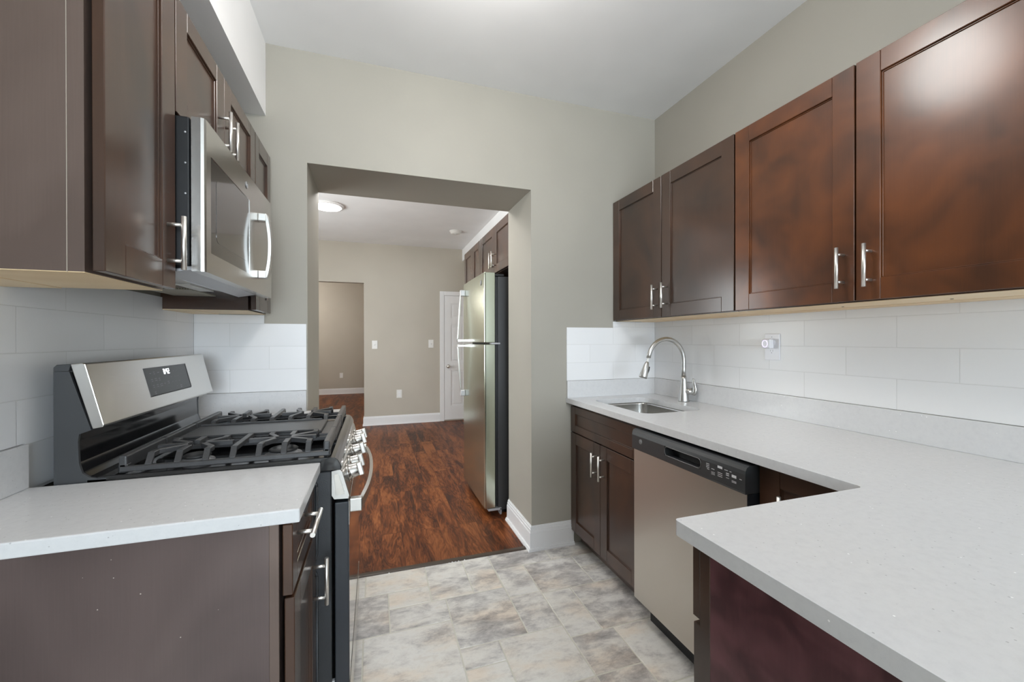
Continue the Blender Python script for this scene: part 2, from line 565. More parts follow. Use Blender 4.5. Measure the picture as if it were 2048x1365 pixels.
def thing(name, loc, label, cat, group=None):
    o = bpy.data.objects.new(name, None)
    o.empty_display_size = 0.05
    o.location = loc
    COL.objects.link(o)
    tag(o, label, cat, group)
    return o


def tag(o, label, cat, group=None):
    o['label'] = label
    o['category'] = cat
    if group:
        o['group'] = group
    return o


def struct(o, label=None):
    o['kind'] = 'structure'
    if label:
        o['label'] = label
    return o


def rounded(x0, x1, y0, y1, r, n=6):
    pts = []
    for cx, cy, a0 in ((x1 - r, y1 - r, 0), (x0 + r, y1 - r, 90), (x0 + r, y0 + r, 180), (x1 - r, y0 + r, 270)):
        for k in range(n + 1):
            a = math.radians(a0 + 90 * k / n)
            pts.append((cx + r * math.cos(a), cy + r * math.sin(a)))
    return pts


def frame_T(origin, along, out):
    """local x = along, y = outward, z = up"""
    a = Vector(along).normalized(); n = Vector(out).normalized()
    T = Matrix.Identity(4)
    for i in range(3):
        T[i][0], T[i][1], T[i][2], T[i][3] = a[i], n[i], (0, 0, 1)[i], origin[i]
    return T


def shaker(name, parent, T, w, h, stile=0.070, rail=0.066, t=0.020, mat='wood', tilt=None):
    """framed door or drawer front: stiles, rails and a recessed panel, standing on T's origin"""
    mb = MB(T)
    bv = 0.0016
    mb.box(0, stile, 0, t, 0, h, bv)
    mb.box(w - stile, w, 0, t, 0, h, bv)
    mb.box(stile, w - stile, 0, t, 0, rail, bv)
    mb.box(stile, w - stile, 0, t, h - rail, h, bv)
    mb.box(stile - 0.004, w - stile + 0.004, 0.002, t - 0.009, rail - 0.004, h - rail + 0.004)
    bead = 0.004
    for (a0, a1, z0, z1) in ((stile, stile + bead, rail, h - rail), (w - stile - bead, w - stile, rail, h - rail),
                             (stile, w - stile, rail, rail + bead), (stile, w - stile, h - rail - bead, h - rail)):
        mb.box(a0, a1, 0.003, t - 0.0055, z0, z1, 0.0012)
    return mb.build(name, mat, parent)


def bar_handle(parent, T, a, z, vertical=True, L=0.134, so=0.034, base=0.020):
    """T-bar pull: bar on two posts; a,z = centre on the front"""
    mb = MB(T)
    r = 0.0058
    if vertical:
        mb.cyl((a, base + so, z - L / 2), (a, base + so, z + L / 2), r, n=16)
        for s in (-1, 1):
            mb.cyl((a, base - 0.0005, z + s * L * 0.335), (a, base + so, z + s * L * 0.335), 0.0045, n=12)
    else:
        mb.cyl((a - L / 2, base + so, z), (a + L / 2, base + so, z), r, n=16)
        for s in (-1, 1):
            mb.cyl((a + s * L * 0.335, base - 0.0005, z), (a + s * L * 0.335, base + so, z), 0.0045, n=12)
    h = mb.build('handle', 'nickel', parent)
    return h


def emblem(parent, T, a, z, r, base):
    """round raised badge with a ring and a looping monogram"""
    mb = MB(T)
    mb.lathe((a, base, z), (0, 1, 0), [(0, r), (0.0012, r), (0.0016, r * 0.9)], 28)
    b = mb.build('emblem', 'badge', parent)
    mb = MB(T)
    pts = []
    for k in range(25):
        t_ = 2 * PI * k / 24
        pts.append((a + r * 0.78 * math.cos(t_), base + 0.0018, z + r * 0.78 * math.sin(t_)))
    mb.sweep(pts, r * 0.05, 6)
    for s in (-1, 1):
        pts = []
        for k in range(17):
            t_ = -0.3 + 1.75 * PI * k / 16
            pts.append((a + s * r * 0.27 + r * 0.24 * math.cos(t_), base + 0.0018, z + r * 0.42 * math.sin(t_)))
        mb.sweep(pts, r * 0.05, 6)
    mb.build('monogram', 'lightgrey', b)
    return b


# ================================================================== SETTING
# --- floors
T_ = 0.0
rects = [(-.35, -.05, 2.17, 2.37), (-.05, .262, 2.17, 2.37), (.262, .472, 2.035, 2.37), (.472, .626, 2.035, 2.37),
         (.626, .972, 2.2, 2.37), (.972, 1.3, 2.2, 2.37), (1.3, 1.8, 2.0, 2.37), (.06, .262, 2.035, 2.17), (-.35, .06, 1.872, 2.17),
         (.06, .328, 1.872, 2.035), (.328, .63, 1.682, 2.035), (.63, .794, 1.945, 2.2), (.794, 1.093, 1.925, 2.2), (1.093, 1.3, 2.08, 2.2),
         (1.093, 1.3, 1.925, 2.08), (.63, .794, 1.682, 1.945), (.794, .95, 1.6, 1.925), (.95, 1.3, 1.6, 1.925), (1.3, 1.8, 1.6, 2.0),
         (.497, .794, 1.387, 1.682), (.794, 1.0, 1.387, 1.6), (1.0, 1.3, 1.27, 1.6), (1.3, 1.8, 1.2, 1.6), (.328, .497, 1.566, 1.682),
         (-.05, .328, 1.5, 1.872), (-.35, -.05, 1.5, 1.872), (.328, .497, 1.25, 1.566), (.497, .794, 1.1, 1.387), (.794, 1.0, 1.1, 1.387),
         (1.0, 1.3, 1.1, 1.27), (.25, .328, 1.25, 1.5), (-.1, .25, 1.25, 1.5), (-.35, -.1, 1.25, 1.5), (-.35, .15, 1.1, 1.25), (.15, .497, 1.1, 1.25)]
y = 1.1
while y > YB + 0.02:
    x = -0.82 + (0.16 if int(round(y * 10)) % 2 else 0)
    y0 = max(YB, y - 0.33)
    while x < 1.79:
        w = random.choice((0.17, 0.33, 0.33, 0.5))
        rects.append((x, min(x + w, 1.79), y0, y))
        x += w
    y = y0
y = 2.37
while y > 1.12:
    y0 = max(1.1, y - 0.32)
    rects.append((-.82, -.35, y0, y))
    y = y0
mb = MB()
mb.box(XL, XR, YB, 2.368, -0.05, -0.0012)
lay = mb.bm.loops.layers.float_color.new('tile_tone')
grout_faces = set(mb.bm.faces[:])
g = 0.0026
tiles = []
for (x0, x1, y0, y1) in rects:
    y1 = min(y1, 2.367)
    if x1 - x0 < 0.01 or y1 - y0 < 0.01:
        continue
    tone = (random.random(), random.random(), random.random(), 1)
    b4 = 0.0018
    o4 = [mb._v(p) for p in ((x0 + g, y0 + g, -0.0012), (x1 - g, y0 + g, -0.0012), (x1 - g, y1 - g, -0.0012), (x0 + g, y1 - g, -0.0012))]
    i4 = [mb._v(p) for p in ((x0 + g + b4, y0 + g + b4, 0), (x1 - g - b4, y0 + g + b4, 0), (x1 - g - b4, y1 - g - b4, 0), (x0 + g + b4, y1 - g - b4, 0))]
    fs = [mb.bm.faces.new(i4)] + [mb.bm.faces.new((o4[k], o4[(k + 1) % 4], i4[(k + 1) % 4], i4[k])) for k in range(4)]
    for f in fs:
        f.material_index = 1
        for l in f.loops:
            l[lay] = tone
floor = struct(mb.build('floor', 'grout'), 'grey stone-look tile floor of the kitchen')
floor.data.materials.append(M['slatef'])
struct(MB().box(-2.6, 2.1, 2.368, 11.0, -0.05, 0.0).build('floor_hall', 'plank'), 'dark red-brown plank floor beyond the doorway')
mb = MB()
mb.prism([(2.356, 0), (2.359, 0.004), (2.366, 0.007), (2.388, 0.007), (2.396, 0.0015), (2.396, 0)], 'x', DL + 0.03, DR - 0.029)
struct(mb.build('trim_1', 'strip'), 'dark brown transition strip between tile and planks')
mb = MB()
for (x_, y_, r_) in ((0.07, 2.355, 0.004), (0.418, 2.355, 0.0045), (0.436, 2.354, 0.0035), (0.455, 2.355, 0.004), (0.49, 2.3555, 0.0045), (0.40, 2.354, 0.003)):
    mb.lathe((x_, y_, 0.0), (0, 0, 1), [(0, r_), (r_ * 0.6, r_ * 0.8), (r_ * 0.9, r_ * 0.3)], 8)
tag(mb.build('plaster_crumbs', 'trim'), 'tiny white plaster crumbs along the dark threshold strip', 'debris')['kind'] = 'stuff'

# --- walls
struct(MB().box(XL - 0.12, XL, YB - 0.12, D2, 0, ZC).build('wall_left', 'wall'))
struct(MB().box(XR, XR + 0.12, YB - 0.12, D, 0, ZC).build('wall_right', 'wall'))
mb = MB()
mb.box(XL, DL, D, D2, 0, ZC); mb.box(DR, XR + 0.12, D, D2, 0, ZC); mb.box(DL, DR, D, D2, ZD, ZC)
struct(mb.build('wall_back', 'wall'), 'greige wall with the wide doorway')
mb = MB()  # rear wall with a window opening, behind the camera
mb.box(XL, -0.7, YB - 0.12, YB, 0, ZC); mb.box(1.3, XR, YB - 0.12, YB, 0, ZC)
mb.box(-0.7, 1.3, YB - 0.12, YB, 0, 0.75); mb.box(-0.7, 1.3, YB - 0.12, YB, 2.25, ZC)
struct(mb.build('wall_rear', 'wall'))
mb = MB()
for (a, b_) in ((-0.7, -0.65), (0.275, 0.325), (1.25, 1.3)):
    mb.box(a, b_, YB - 0.08, YB - 0.03, 0.75, 2.25)
mb.box(-0.7, 1.3, YB - 0.08, YB - 0.03, 0.75, 0.80); mb.box(-0.7, 1.3, YB - 0.08, YB - 0.03, 2.20, 2.25)
struct(mb.build('window_1', 'trim'))
struct(MB().box(XL - 0.12, XR + 0.12, YB - 0.12, D, ZC, ZC + 0.1).build('ceiling', 'ceil'))
struct(MB().box(XL, -0.514, YB, D, 2.396, ZC).build('soffit_left', 'ceil'), 'white boxed soffit above the left cabinets')
# far room and hall
struct(MB().box(-2.6, 2.1, D2, 11.0, ZF, ZF + 0.1).build('ceiling_hall', 'ceil'))
mb = MB()
mb.box(-0.155, 2.1, FY, FY + 0.11, 0, ZF); mb.box(-2.6, -1.45, FY, FY + 0.11, 0, ZF); mb.box(-1.45, -0.155, FY, FY + 0.11, 2.132, ZF)
struct(mb.build('wall_far', 'wall_far'), 'tan wall across the far room, with an opening at its left')
struct(MB().box(1.82, 1.95, D2, FY, 0, ZF).build('wall_far_right', 'wall_far'))
mb = MB()
wa, wb = 3.35, 5.25
mb.box(-2.62, -2.5, D2, wa, 0, ZF); mb.box(-2.62, -2.5, wb, FY, 0, ZF); mb.box(-2.62, -2.5, wa, wb, 0, 0.8); mb.box(-2.62, -2.5, wa, wb, 2.2, ZF)
struct(mb.build('wall_far_left', 'wall_far'))
mb = MB()
for (a, b_) in ((wa, wa + 0.05), (4.275, 4.325), (wb - 0.05, wb)):
    mb.box(-2.58, -2.53, a, b_, 0.8, 2.2)
mb.box(-2.58, -2.53, wa, wb, 0.8, 0.85); mb.box(-2.58, -2.53, wa, wb, 2.15, 2.2)
struct(mb.build('window_2', 'trim'))
struct(MB().box(-2.5, XL - 0.12, D2 - 0.12, D2, 0, ZF).build('wall_near_left', 'wall_far'))
struct(MB().box(-2.6, 0.6, 10.6, 10.72, 0, ZF).build('wall_hall_end', 'wall_far'))
struct(MB().box(0.5, 0.6, FY + 0.11, 10.6, 0, ZF).build('wall_hall_right', 'wall_far'))
struct(MB().box(-2.6, -2.5, FY + 0.11, 10.6, 0, ZF).build('wall_hall_left', 'wall_far'))
struct(MB().box(1.33, 1.82, D2, FY, 2.54, ZF).build('soffit_far', 'ceil'), 'white boxed soffit above the cabinets over the fridge')


def base_run(name, outline, steps):
    """outline(t) gives the plan polygon of a moulding t thick"""
    mb = MB()
    z = 0
    for t, z1 in steps:
        mb.prism(outline(t), 'z', z, z1)
        z = z1
    return struct(mb.build(name, 'trim'))


ST = [(0.028, 0.010), (0.024, 0.018), (0.017, 0.024), (0.0155, 0.108), (0.012, 0.112), (0.012, 0.126), (0.0085, 0.130), (0.0085, 0.140), (0.004, 0.147)]
base_run('baseboard_right', lambda t: [(1.178, D), (1.178, D - t), (DR - t, D - t), (DR - t, D2), (DR, D2), (DR, D)], ST)
base_run('baseboard_left', lambda t: [(DL, D + 0.03), (DL + t, D + 0.03), (DL + t, D2 + t), (-0.8, D2 + t), (-0.8, D2), (DL, D2)], ST)
STF = [(0.022, 0.012), (0.013, 0.115), (0.009, 0.128), (0.005, 0.135)]
base_run('baseboard_far', lambda t: [(0.968, FY), (0.968, FY - t), (-0.155 - t, FY - t), (-0.155 - t, FY + 0.11), (-0.155, FY + 0.11), (-0.155, FY)], STF)
base_run('baseboard_hall', lambda t: [(-2.5, 10.6), (0.5, 10.6), (0.5, 10.6 - t), (-2.5, 10.6 - t)], STF)

# --- white six-panel door in the far wall
dr = thing('door_1', (1.40, FY, 0), 'white six-panel interior door beside the fridge', 'door')
dr['kind'] = 'structure'
mb = MB()
cw = 0.066
mb.box(0.970, 0.970 + cw, FY - 0.018, FY - 0.0002, 0, 2.047, 0.003)
mb.box(1.752, 1.752 + cw, FY - 0.018, FY - 0.0002, 0, 2.047, 0.003)
mb.box(0.970 + cw, 1.752, FY - 0.018, FY - 0.0002, 2.047 - cw, 2.047, 0.003)
mb.build('casing', 'trim', dr)
mb = MB()
x0, x1 = 1.0385, 1.7505
st = 0.105
zz = [0.02, 0.24, 0.80, 0.93, 1.52, 1.63, 1.86, 1.978]
mb.box(x0, x0 + st, FY - 0.012, FY - 0.0003, zz[0], zz[7]); mb.box(x1 - st, x1, FY - 0.012, FY - 0.0003, zz[0], zz[7])
mid = (x0 + x1) / 2
mb.box(mid - 0.05, mid + 0.05, FY - 0.012, FY - 0.0003, zz[0], zz[7])
for a, b_ in ((0, 1), (2, 3), (4, 5), (6, 7)):
    mb.box(x0 + st, mid - 0.05, FY - 0.012, FY - 0.0003, zz[a], zz[b_]); mb.box(mid + 0.05, x1 - st, FY - 0.012, FY - 0.0003, zz[a], zz[b_])
for (c0, c1) in ((x0 + st, mid - 0.05), (mid + 0.05, x1 - st)):
    for a, b_ in ((1, 2), (3, 4), (5, 6)):
        mb.box(c0, c1, FY - 0.004, FY - 0.0003, zz[a], zz[b_])
        mb.box(c0 + 0.03, c1 - 0.03, FY - 0.010, FY - 0.004, zz[a] + 0.03, zz[b_] - 0.03, 0.005)
mb.build('door_slab', 'trim', dr)
MB().lathe((1.098, FY - 0.012, 0.863), (0, -1, 0), [(0, 0.030), (0.006, 0.030), (0.010, 0.013), (0.030, 0.012), (0.036, 0.024), (0.052, 0.028), (0.062, 0.018), (0.064, 0.0)], 20).build('knob', 'nickel', dr)

# ================================================================== TILE BACKSPLASH
tag(MB().box(XR - 0.008, XR - 0.0013, 0.05, D - 0.0085, 1.022, 1.3936).build('tile_backsplash', 'tile_right'), 'long run of white subway tile on the wall behind the sink faucet', 'backsplash', 'white subway tile backsplashes')
mb = MB()
mb.prism([(1.134, 1.022), (XR - 0.0085, 1.022), (XR - 0.0085, 1.3936), (1.4655, 1.3936), (1.4655, 1.354), (1.134, 1.354)], 'y', D - 0.008, D - 0.0013)
tag(mb.build('tile_backsplash', 'tile_backr'), 'short white subway tile panel beside the doorway at the sink end', 'backsplash', 'white subway tile backsplashes')
mb = MB()
mb.prism([(XL + 0.0085, 1.0222), (-0.333, 1.0222), (-0.333, 1.36), (-0.522, 1.36), (-0.522, 1.4015), (XL + 0.0085, 1.4015)], 'y', D - 0.008, D - 0.0013)
tag(mb.build('tile_backsplash', 'tile_backl'), 'white subway tile panel beside the doorway behind the gas range', 'backsplash', 'white subway tile backsplashes')
mb = MB()
mb.prism([(0.975, 1.0240), (1.3385, 1.0240), (1.3385, 0.90), (2.0985, 0.90), (2.0985, 1.0240), (D - 0.0085, 1.0240), (D - 0.0085, 1.4015), (2.031, 1.4015), (2.031, 1.452), (1.289, 1.452), (1.289, 1.4015), (0.975, 1.4015)], 'x', XL + 0.0013, XL + 0.008)
tag(mb.build('tile_backsplash', 'tile_left'), 'white subway tile on the wall under the microwave', 'backsplash', 'white subway tile backsplashes')

# ================================================================== LEFT SIDE
# --- countertops
ctl = thing('countertop', (-0.48, 1.16, 0.885), 'small white quartz countertop piece in front of the gas range', 'countertop')
MB().box(XL + 0.0013, -0.154, 0.983, 1.337, 0.885, CT).build('slab', 'quartz', ctl, mod_bevel=0.003)
MB().box(XL + 0.0013, XL + 0.018, 0.983, 1.334, CT + 0.0003, 1.0225).build('upstand', 'quartz', ctl, mod_bevel=0.0015)
ctf = thing('countertop', (-0.48, 2.22, 0.885), 'narrow white quartz countertop strip between gas range and doorway wall', 'countertop')
MB().box(XL, -0.154, 2.100, D - 0.0005, 0.885, CT).build('slab', 'quartz', ctf, mod_bevel=0.002)
mb = MB()
mb.box(XL, XL + 0.018, 2.100, D - 0.018, CT, 1.0212); mb.box(XL, -0.333, D - 0.018, D - 0.0002, CT, 1.0205)
mb.build('upstand', 'quartz', ctf, mod_bevel=0.0015)

# --- left base cabinet (end panel to the camera)
bc = thing('base_cabinet', (-0.5, 1.16, 0), 'dark brown base cabinet with chipped end panel in front of the gas range', 'base cabinet', 'dark brown base cabinets')
mb = MB()
mb.box(XL, -0.215, 1.000, 1.336, 0.10, 0.884)
mb.box(XL, -0.26, 1.000, 1.336, 0, 0.10)
mb.build('body', 'carcass', bc)
MB().box(XL, -0.215, 0.995, 1.0, 0, 0.8845).build('end_panel', 'chipped', bc)
mb = MB()
mb.box(-0.215, -0.196, 0.9945, 1.035, 0.10, 0.884, 0.001); mb.box(-0.215, -0.196, 1.30, 1.336, 0.10, 0.884, 0.001)
mb.box(-0.215, -0.196, 1.035, 1.30, 0.845, 0.884); mb.box(-0.215, -0.196, 1.035, 1.30, 0.695, 0.735); mb.box(-0.215, -0.196, 1.035, 1.30, 0.10, 0.14)
mb.build('face_frame', 'carcass', bc)
T = frame_T((-0.190, 0.998, 0.724), (0, 1, 0), (1, 0, 0))
d = shaker('drawer', bc, T, 0.333, 0.154, 0.055, 0.045)
bar_handle(d, T, 0.115, 0.107, False, 0.152)
T = frame_T((-0.1865, 0.998, 0.105), (0, 1, 0), (1, 0, 0))
d = shaker('door', bc, T, 0.333, 0.613)
bar_handle(d, T, 0.288, 0.482, True)

# --- narrow base cabinet behind the range
bn = thing('base_cabinet', (-0.5, 2.22, 0), 'narrow dark brown base cabinet wedged between gas range and doorway wall', 'base cabinet', 'dark brown base cabinets')
mb = MB()
mb.box(XL, -0.195, 2.102, D - 0.001, 0.10, 0.884); mb.box(XL, -0.26, 2.102, D - 0.001, 0, 0.10)
mb.build('body', 'carcass', bn)
T = frame_T((-0.194, 2.106, 0.105), (0, 1, 0), (1, 0, 0))
d = shaker('door', bn, T, 0.222, 0.760, 0.055)
bar_handle(d, T, 0.03, 0.64, True)

# --- left upper cabinets
ZU0, ZU1 = 1.405, 2.178


def upper(loc, label, y0, y1, z0, z1, xf, xw, sgn, doors, hand, body_mat='wood', group='dark brown upper cabinets', under=True, rail=0.066, door_mat='wood'):
    """upper cabinet on the wall at xw, face at xf, facing sgn along x; doors: list of (y0,y1); hand: list of (y,z) or None"""
    c = thing('upper_cabinet', loc, label, 'upper cabinet', group)
    xa, xb = sorted((xw, xf))
    mb = MB()
    mb.box(xa, xb, y0, y1, z0, z1)
    mb.build('body', body_mat, c)
    if under:
        ub = MB()
        xs = xw + sgn * 0.108
        ub.box(min(xs + sgn * 0.0012, xf), max(xs + sgn * 0.0012, xf), y0 + 0.0004, y1 - 0.0004, z0 - 0.0014, z0 - 0.0001)
        ub.box(min(xw, xs), max(xw, xs), y0 + 0.0004, y1 - 0.0004, z0 - 0.0030, z0 - 0.0001)
        ub.build('underside', 'maple', c)
    for (a, b_), h in zip(doors, hand):
        if sgn > 0:
            T = frame_T((xf + 0.009, a, z0 + 0.003), (0, 1, 0), (1, 0, 0))
        else:
            T = frame_T((xf - 0.003, a, z0 + 0.003), (0, 1, 0), (-1, 0, 0))
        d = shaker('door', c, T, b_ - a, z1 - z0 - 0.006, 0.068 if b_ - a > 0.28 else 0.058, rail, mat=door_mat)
        if h:
            bar_handle(d, T, h[0] - a, h[1] - z0 - 0.003, True)
    return c


xl = -0.515
c1 = upper((-0.65, 1.16, ZU0), 'dark brown upper cabinet with plain end panel, beside the microwave', 0.985, 1.284, ZU0, ZU1, xl, XL + 0.0013, 1, [(0.989, 1.281)], [(1.237, 1.519)], body_mat='carcass')
mb = MB()
mb.box(XL + 0.0013, -0.5405, 0.9835, 0.985, ZU0, ZU1)
mb.build('end_panel', 'carcass', c1)
MB().box(-0.5405, -0.5395, 0.9836, 0.985, ZU0 - 0.001, ZU1).build('worn_edge', 'chip', c1)
upper((-0.65, 1.717, 1.885), 'low two-door dark brown cabinet directly above the microwave', 1.286, 2.0315, 1.8655, ZU1, xl, XL + 0.0013, 1, [(1.288, 1.6475), (1.6505, 2.030)], [(1.595, 1.966), (1.666, 1.966)], under=False, rail=0.055)
upper((-0.65, 2.22, ZU0), 'narrow single-door dark brown upper cabinet between microwave and doorway wall', 2.0335, 2.334, ZU0, ZU1, xl, XL + 0.0013, 1, [(2.036, 2.300)], [(2.066, 1.519)])

# --- microwave
mw = thing('microwave', (-0.65, 1.66, 1.455), 'stainless over-the-range microwave with smoked window above the gas range', 'microwave')
y0, y1 = 1.2895, 2.0295
XM = XL + 0.0013
xa, xb = -0.455, -0.424
dz0, dz1 = 1.458, 1.8625
MB().box(XM, xa - 0.004, y0 + 0.001, y1 - 0.001, 1.472, 1.862, 0.004, 2).build('case', 'black', mw)
mb = MB()
mb.prism([(XM + 0.06, 1.4725), (-0.474, 1.4725), (-0.474, 1.466), (-0.545, 1.456), (XM + 0.06, 1.456)], 'y', y0 + 0.004, y1 - 0.004)
mb.build('bottom_panel', 'enamel', mw)
MB().prism([(-0.474, 1.4715), (-0.4585, 1.4715), (-0.4585, 1.463), (-0.522, 1.451), (-0.530, 1.4555)], 'y', y0 + 0.01, y1 - 0.10).build('vent_lip', 'lightgrey', mw)
for (a, b_) in ((1.37, 1.61), (1.72, 1.96)):
    MB().box(-0.75, -0.61, a, b_, 1.4535, 1.4562).build('grease_filter', 'filter', mw)
MB().box(-0.60, -0.557, 1.57, 1.77, 1.4535, 1.4562).build('cooktop_light_cover', 'plate', mw)
for k in range(5):
    MB().lathe((-0.468, y0 + 0.0015, 1.50 + k * 0.08), (0, -1, 0), [(0, 0.0025), (0.0015, 0.0025), (0.002, 0.001)], 8).build('screw', 'lightgrey', mw)
mwT = frame_T((0, 0, 0), (0, 1, 0), (1, 0, 0))
wy0, wy1, wz0, wz1 = 1.330, 1.700, 1.514, 1.778
mb = MB()
mb.prism([(xa, y0), (xb - 0.010, y0), (xb - 0.003, y0 + 0.002), (xb, y0 + 0.009), (xb, wy0), (xa, wy0)], 'z', dz0, dz1)
mb.box(xa, xb, wy0, wy1, wz1, dz1); mb.box(xa, xb, wy0, wy1, dz0, wz0)
mb.prism([(xa, wy1), (xb, wy1), (xb, y1 - 0.008), (xb - 0.008, y1), (xa, y1)], 'z', dz0, dz1)
door = mb.build('door', 'steel', mw)
MB().prism(rounded(wy0 - 0.001, wy1 + 0.001, wz0 - 0.001, wz1 + 0.001, 0.004, 2), 'x', xa + 0.004, xb - 0.0018).build('window', 'glass', door)
MB().prism(rounded(wy0 + 0.045, wy1 - 0.02, wz0 + 0.04, wz1 - 0.045, 0.02, 5), 'x', xb - 0.0019, xb - 0.0012).build('window_screen', 'mwglass', door)
# bowed handle on two brackets
mb = MB()
hy, hz = 1.822, 1.640
n = 14
outer, inner = [], []
for k in range(n + 1):
    t_ = -1 + 2 * k / n
    z = hz + t_ * 0.123
    xo = xb + 0.030 + 0.014 * (1 - t_ * t_)
    outer.append((xo, z)); inner.append((xo - 0.010, z))
mb.prism(outer + inner[::-1], 'y', hy - 0.014, hy + 0.014, 0.0025, 2)
hd = mb.build('handle', 'faucet', door)
for s in (-1, 1):
    zc = hz + s * 0.110
    mb = MB()
    mb.prism([(hy - 0.016, zc - 0.015), (hy + 0.016, zc - 0.015), (hy + 0.016, zc + 0.015), (hy - 0.016, zc + 0.015)], 'x', xb - 0.001, xb + 0.028, 0.003, 2)
    mb.build('handle_bracket', 'faucet', hd)
emblem(door, mwT, 1.660, 1.818, 0.013, xb)

# --- gas range
rg = thing('gas_range', (-0.40, 1.718, 0), 'stainless and black gas range under the microwave', 'range')
y0, y1 = 1.343, 2.095
MB().box(-0.745, -0.125, y0, y1, 0.06, 0.884, 0.003).build('body', 'side', rg)
for (x_, y_) in ((-0.70, y0 + 0.05), (-0.70, y1 - 0.05), (-0.18, y0 + 0.05), (-0.18, y1 - 0.05)):
    MB().cyl((x_, y_, 0), (x_, y_, 0.062), 0.018).build('foot', 'black', rg)
# pressed panel outline on the side
for (za, zb, xa, xb) in ((0.10, 0.60, -0.225, -0.165), (0.62, 0.865, -0.225, -0.165)):
    o_ = rounded(xa, xb, za, zb, 0.024, 5)
    MB().sweep([(p[0], y0 - 0.0002, p[1]) for p in o_ + o_[:1]], 0.0042, 8).build('pressed_outline', 'side', rg)
# oven door
dx0, dx1 = -0.1165, -0.0765
mb = MB(); mb.box(dx0, dx1, y0 + 0.003, y1 - 0.003, 0.232, 0.786, 0.003, 2)
od = mb.build('oven_door', 'doorside', rg)
mb = MB()
mb.box(dx1 - 0.001, dx1 + 0.002, y0 + 0.002, y1 - 0.002, 0.715, 0.787, 0.001); mb.build('door_trim', 'steel', od)
MB().box(dx1 - 0.001, dx1 + 0.0012, y0 + 0.004, y1 - 0.004, 0.234, 0.7145).build('door_glass', 'glass', od)
n = 16
path_o, path_i = [], []
for k in range(n + 1):
    t_ = -1 + 2 * k / n
    yy = 1.719 + t_ * 0.345
    xo = -0.0385 + 0.030 * (1 - abs(t_) ** 2.2)
    path_o.append((xo, yy)); path_i.append((xo - 0.012, yy))
mb = MB()
mb.prism(path_o + path_i[::-1], 'z', 0.752, 0.782, 0.003, 2)
h = mb.build('handle', 'steel', od)
for s in (-1, 1):
    yc = 1.719 + s * 0.345
    mb = MB()
    mb.box(dx1 + 0.0005, -0.0385, yc - 0.013, yc + 0.013, 0.747, 0.788, 0.003, 2)
    mb.build('handle_bracket', 'steel', h)
# storage drawer
sd = MB().box(dx0, dx1 + 0.001, y0 + 0.003, y1 - 0.003, 0.075, 0.226, 0.003, 2).build('storage_drawer', 'doorside', rg)
MB().box(dx1, dx1 + 0.0025, y0 + 0.002, y1 - 0.002, 0.076, 0.226, 0.0008).build('drawer_front', 'steel', sd)
MB().box(-0.1245, -0.1175, y0 + 0.002, y0 + 0.012, 0.20, 0.252).build('hinge_tab', 'lightgrey', rg)
# slanted control panel with knobs
prof = [(-0.1255, 0.884), (-0.100, 0.888), (-0.094, 0.880), (-0.0740, 0.806), (-0.077, 0.795), (-0.118, 0.797), (-0.1255, 0.81)]
cp = MB().prism(prof, 'y', y0 + 0.0005, y1 - 0.0005, 0.0015, 1).build('control_panel', 'steel', rg)
MB().prism([(-0.1175, 0.872), (-0.105, 0.874), (-0.088, 0.812), (-0.112, 0.810)], 'y', y0 - 0.0008, y0 + 0.0004, 0.0003).build('end_cap', 'steel_v', cp)
nrm = Vector((0.967, 0, 0.255)).normalized()
tg = Vector((0.255, 0, -0.967)).normalized()
for yk in (1.445, 1.548, 1.719, 1.888, 1.990):
    c = Vector((-0.0845, yk, 0.845))
    mb = MB()
    mb.lathe(c, nrm, [(0, 0.029), (0.003, 0.029), (0.006, 0.024), (0.012, 0.0225), (0.030, 0.021), (0.033, 0.019)], 26)
    kb = mb.build('knob', 'steel', cp)
    # grip bar across the knob
    mb = MB()
    a = c + nrm * 0.031
    T = Matrix.Identity(4)
    for i in range(3):
        T[i][0], T[i][1], T[i][2], T[i][3] = nrm[i], (0, 1, 0)[i], tg[i], a[i]
    mb.T = T
    mb.box(0, 0.016, -0.0065, 0.0065, -0.0215, 0.0215, 0.003, 2)
    mb.build('grip', 'nickel', kb)
# cooktop
mb = MB()
ctp = [(-0.700, 0.885), (-0.100, 0.885), (-0.0965, 0.890), (-0.0985, 0.902), (-0.106, 0.916), (-0.115, 0.9235), (-0.126, 0.9255), (-0.138, 0.923), (-0.150, 0.9165), (-0.640, 0.9165), (-0.655, 0.920), (-0.700, 0.921)]
mb.prism(ctp, 'y', y0 - 0.001, y1 + 0.001)
ck = mb.build('cooktop', 'enamel', rg, mod_bevel=0.002)
for yy in (y0 + 0.004, y1 - 0.004):
    MB().box(-0.68, -0.125, yy - 0.004, yy + 0.004, 0.912, 0.9255, 0.003, 2).build('cooktop_rim', 'enamel', ck)
yr = [(1.356, 1.578), (1.582, 1.812), (1.816, 2.082)]
bur = [(-0.275, 1.467, 0.040), (-0.505, 1.467, 0.034), (-0.275, 1.949, 0.038), (-0.505, 1.949, 0.030), (-0.39, 1.697, 0.034)]
for (x_, y_, r_) in bur:
    mb = MB()
    mb.lathe((x_, y_, 0.9163), (0, 0, 1), [(0, r_ * 1.35), (0.004, r_ * 1.3), (0.006, r_), (0.014, r_ * 0.98)], 28)
    b_ = mb.build('burner', 'lightgrey', ck)
    MB().lathe((x_, y_, 0.9302), (0, 0, 1), [(0, r_ * 1.02), (0.004, r_ * 1.05), (0.008, r_ * 0.9), (0.009, r_ * 0.4)], 28).build('burner_cap', 'iron', b_)


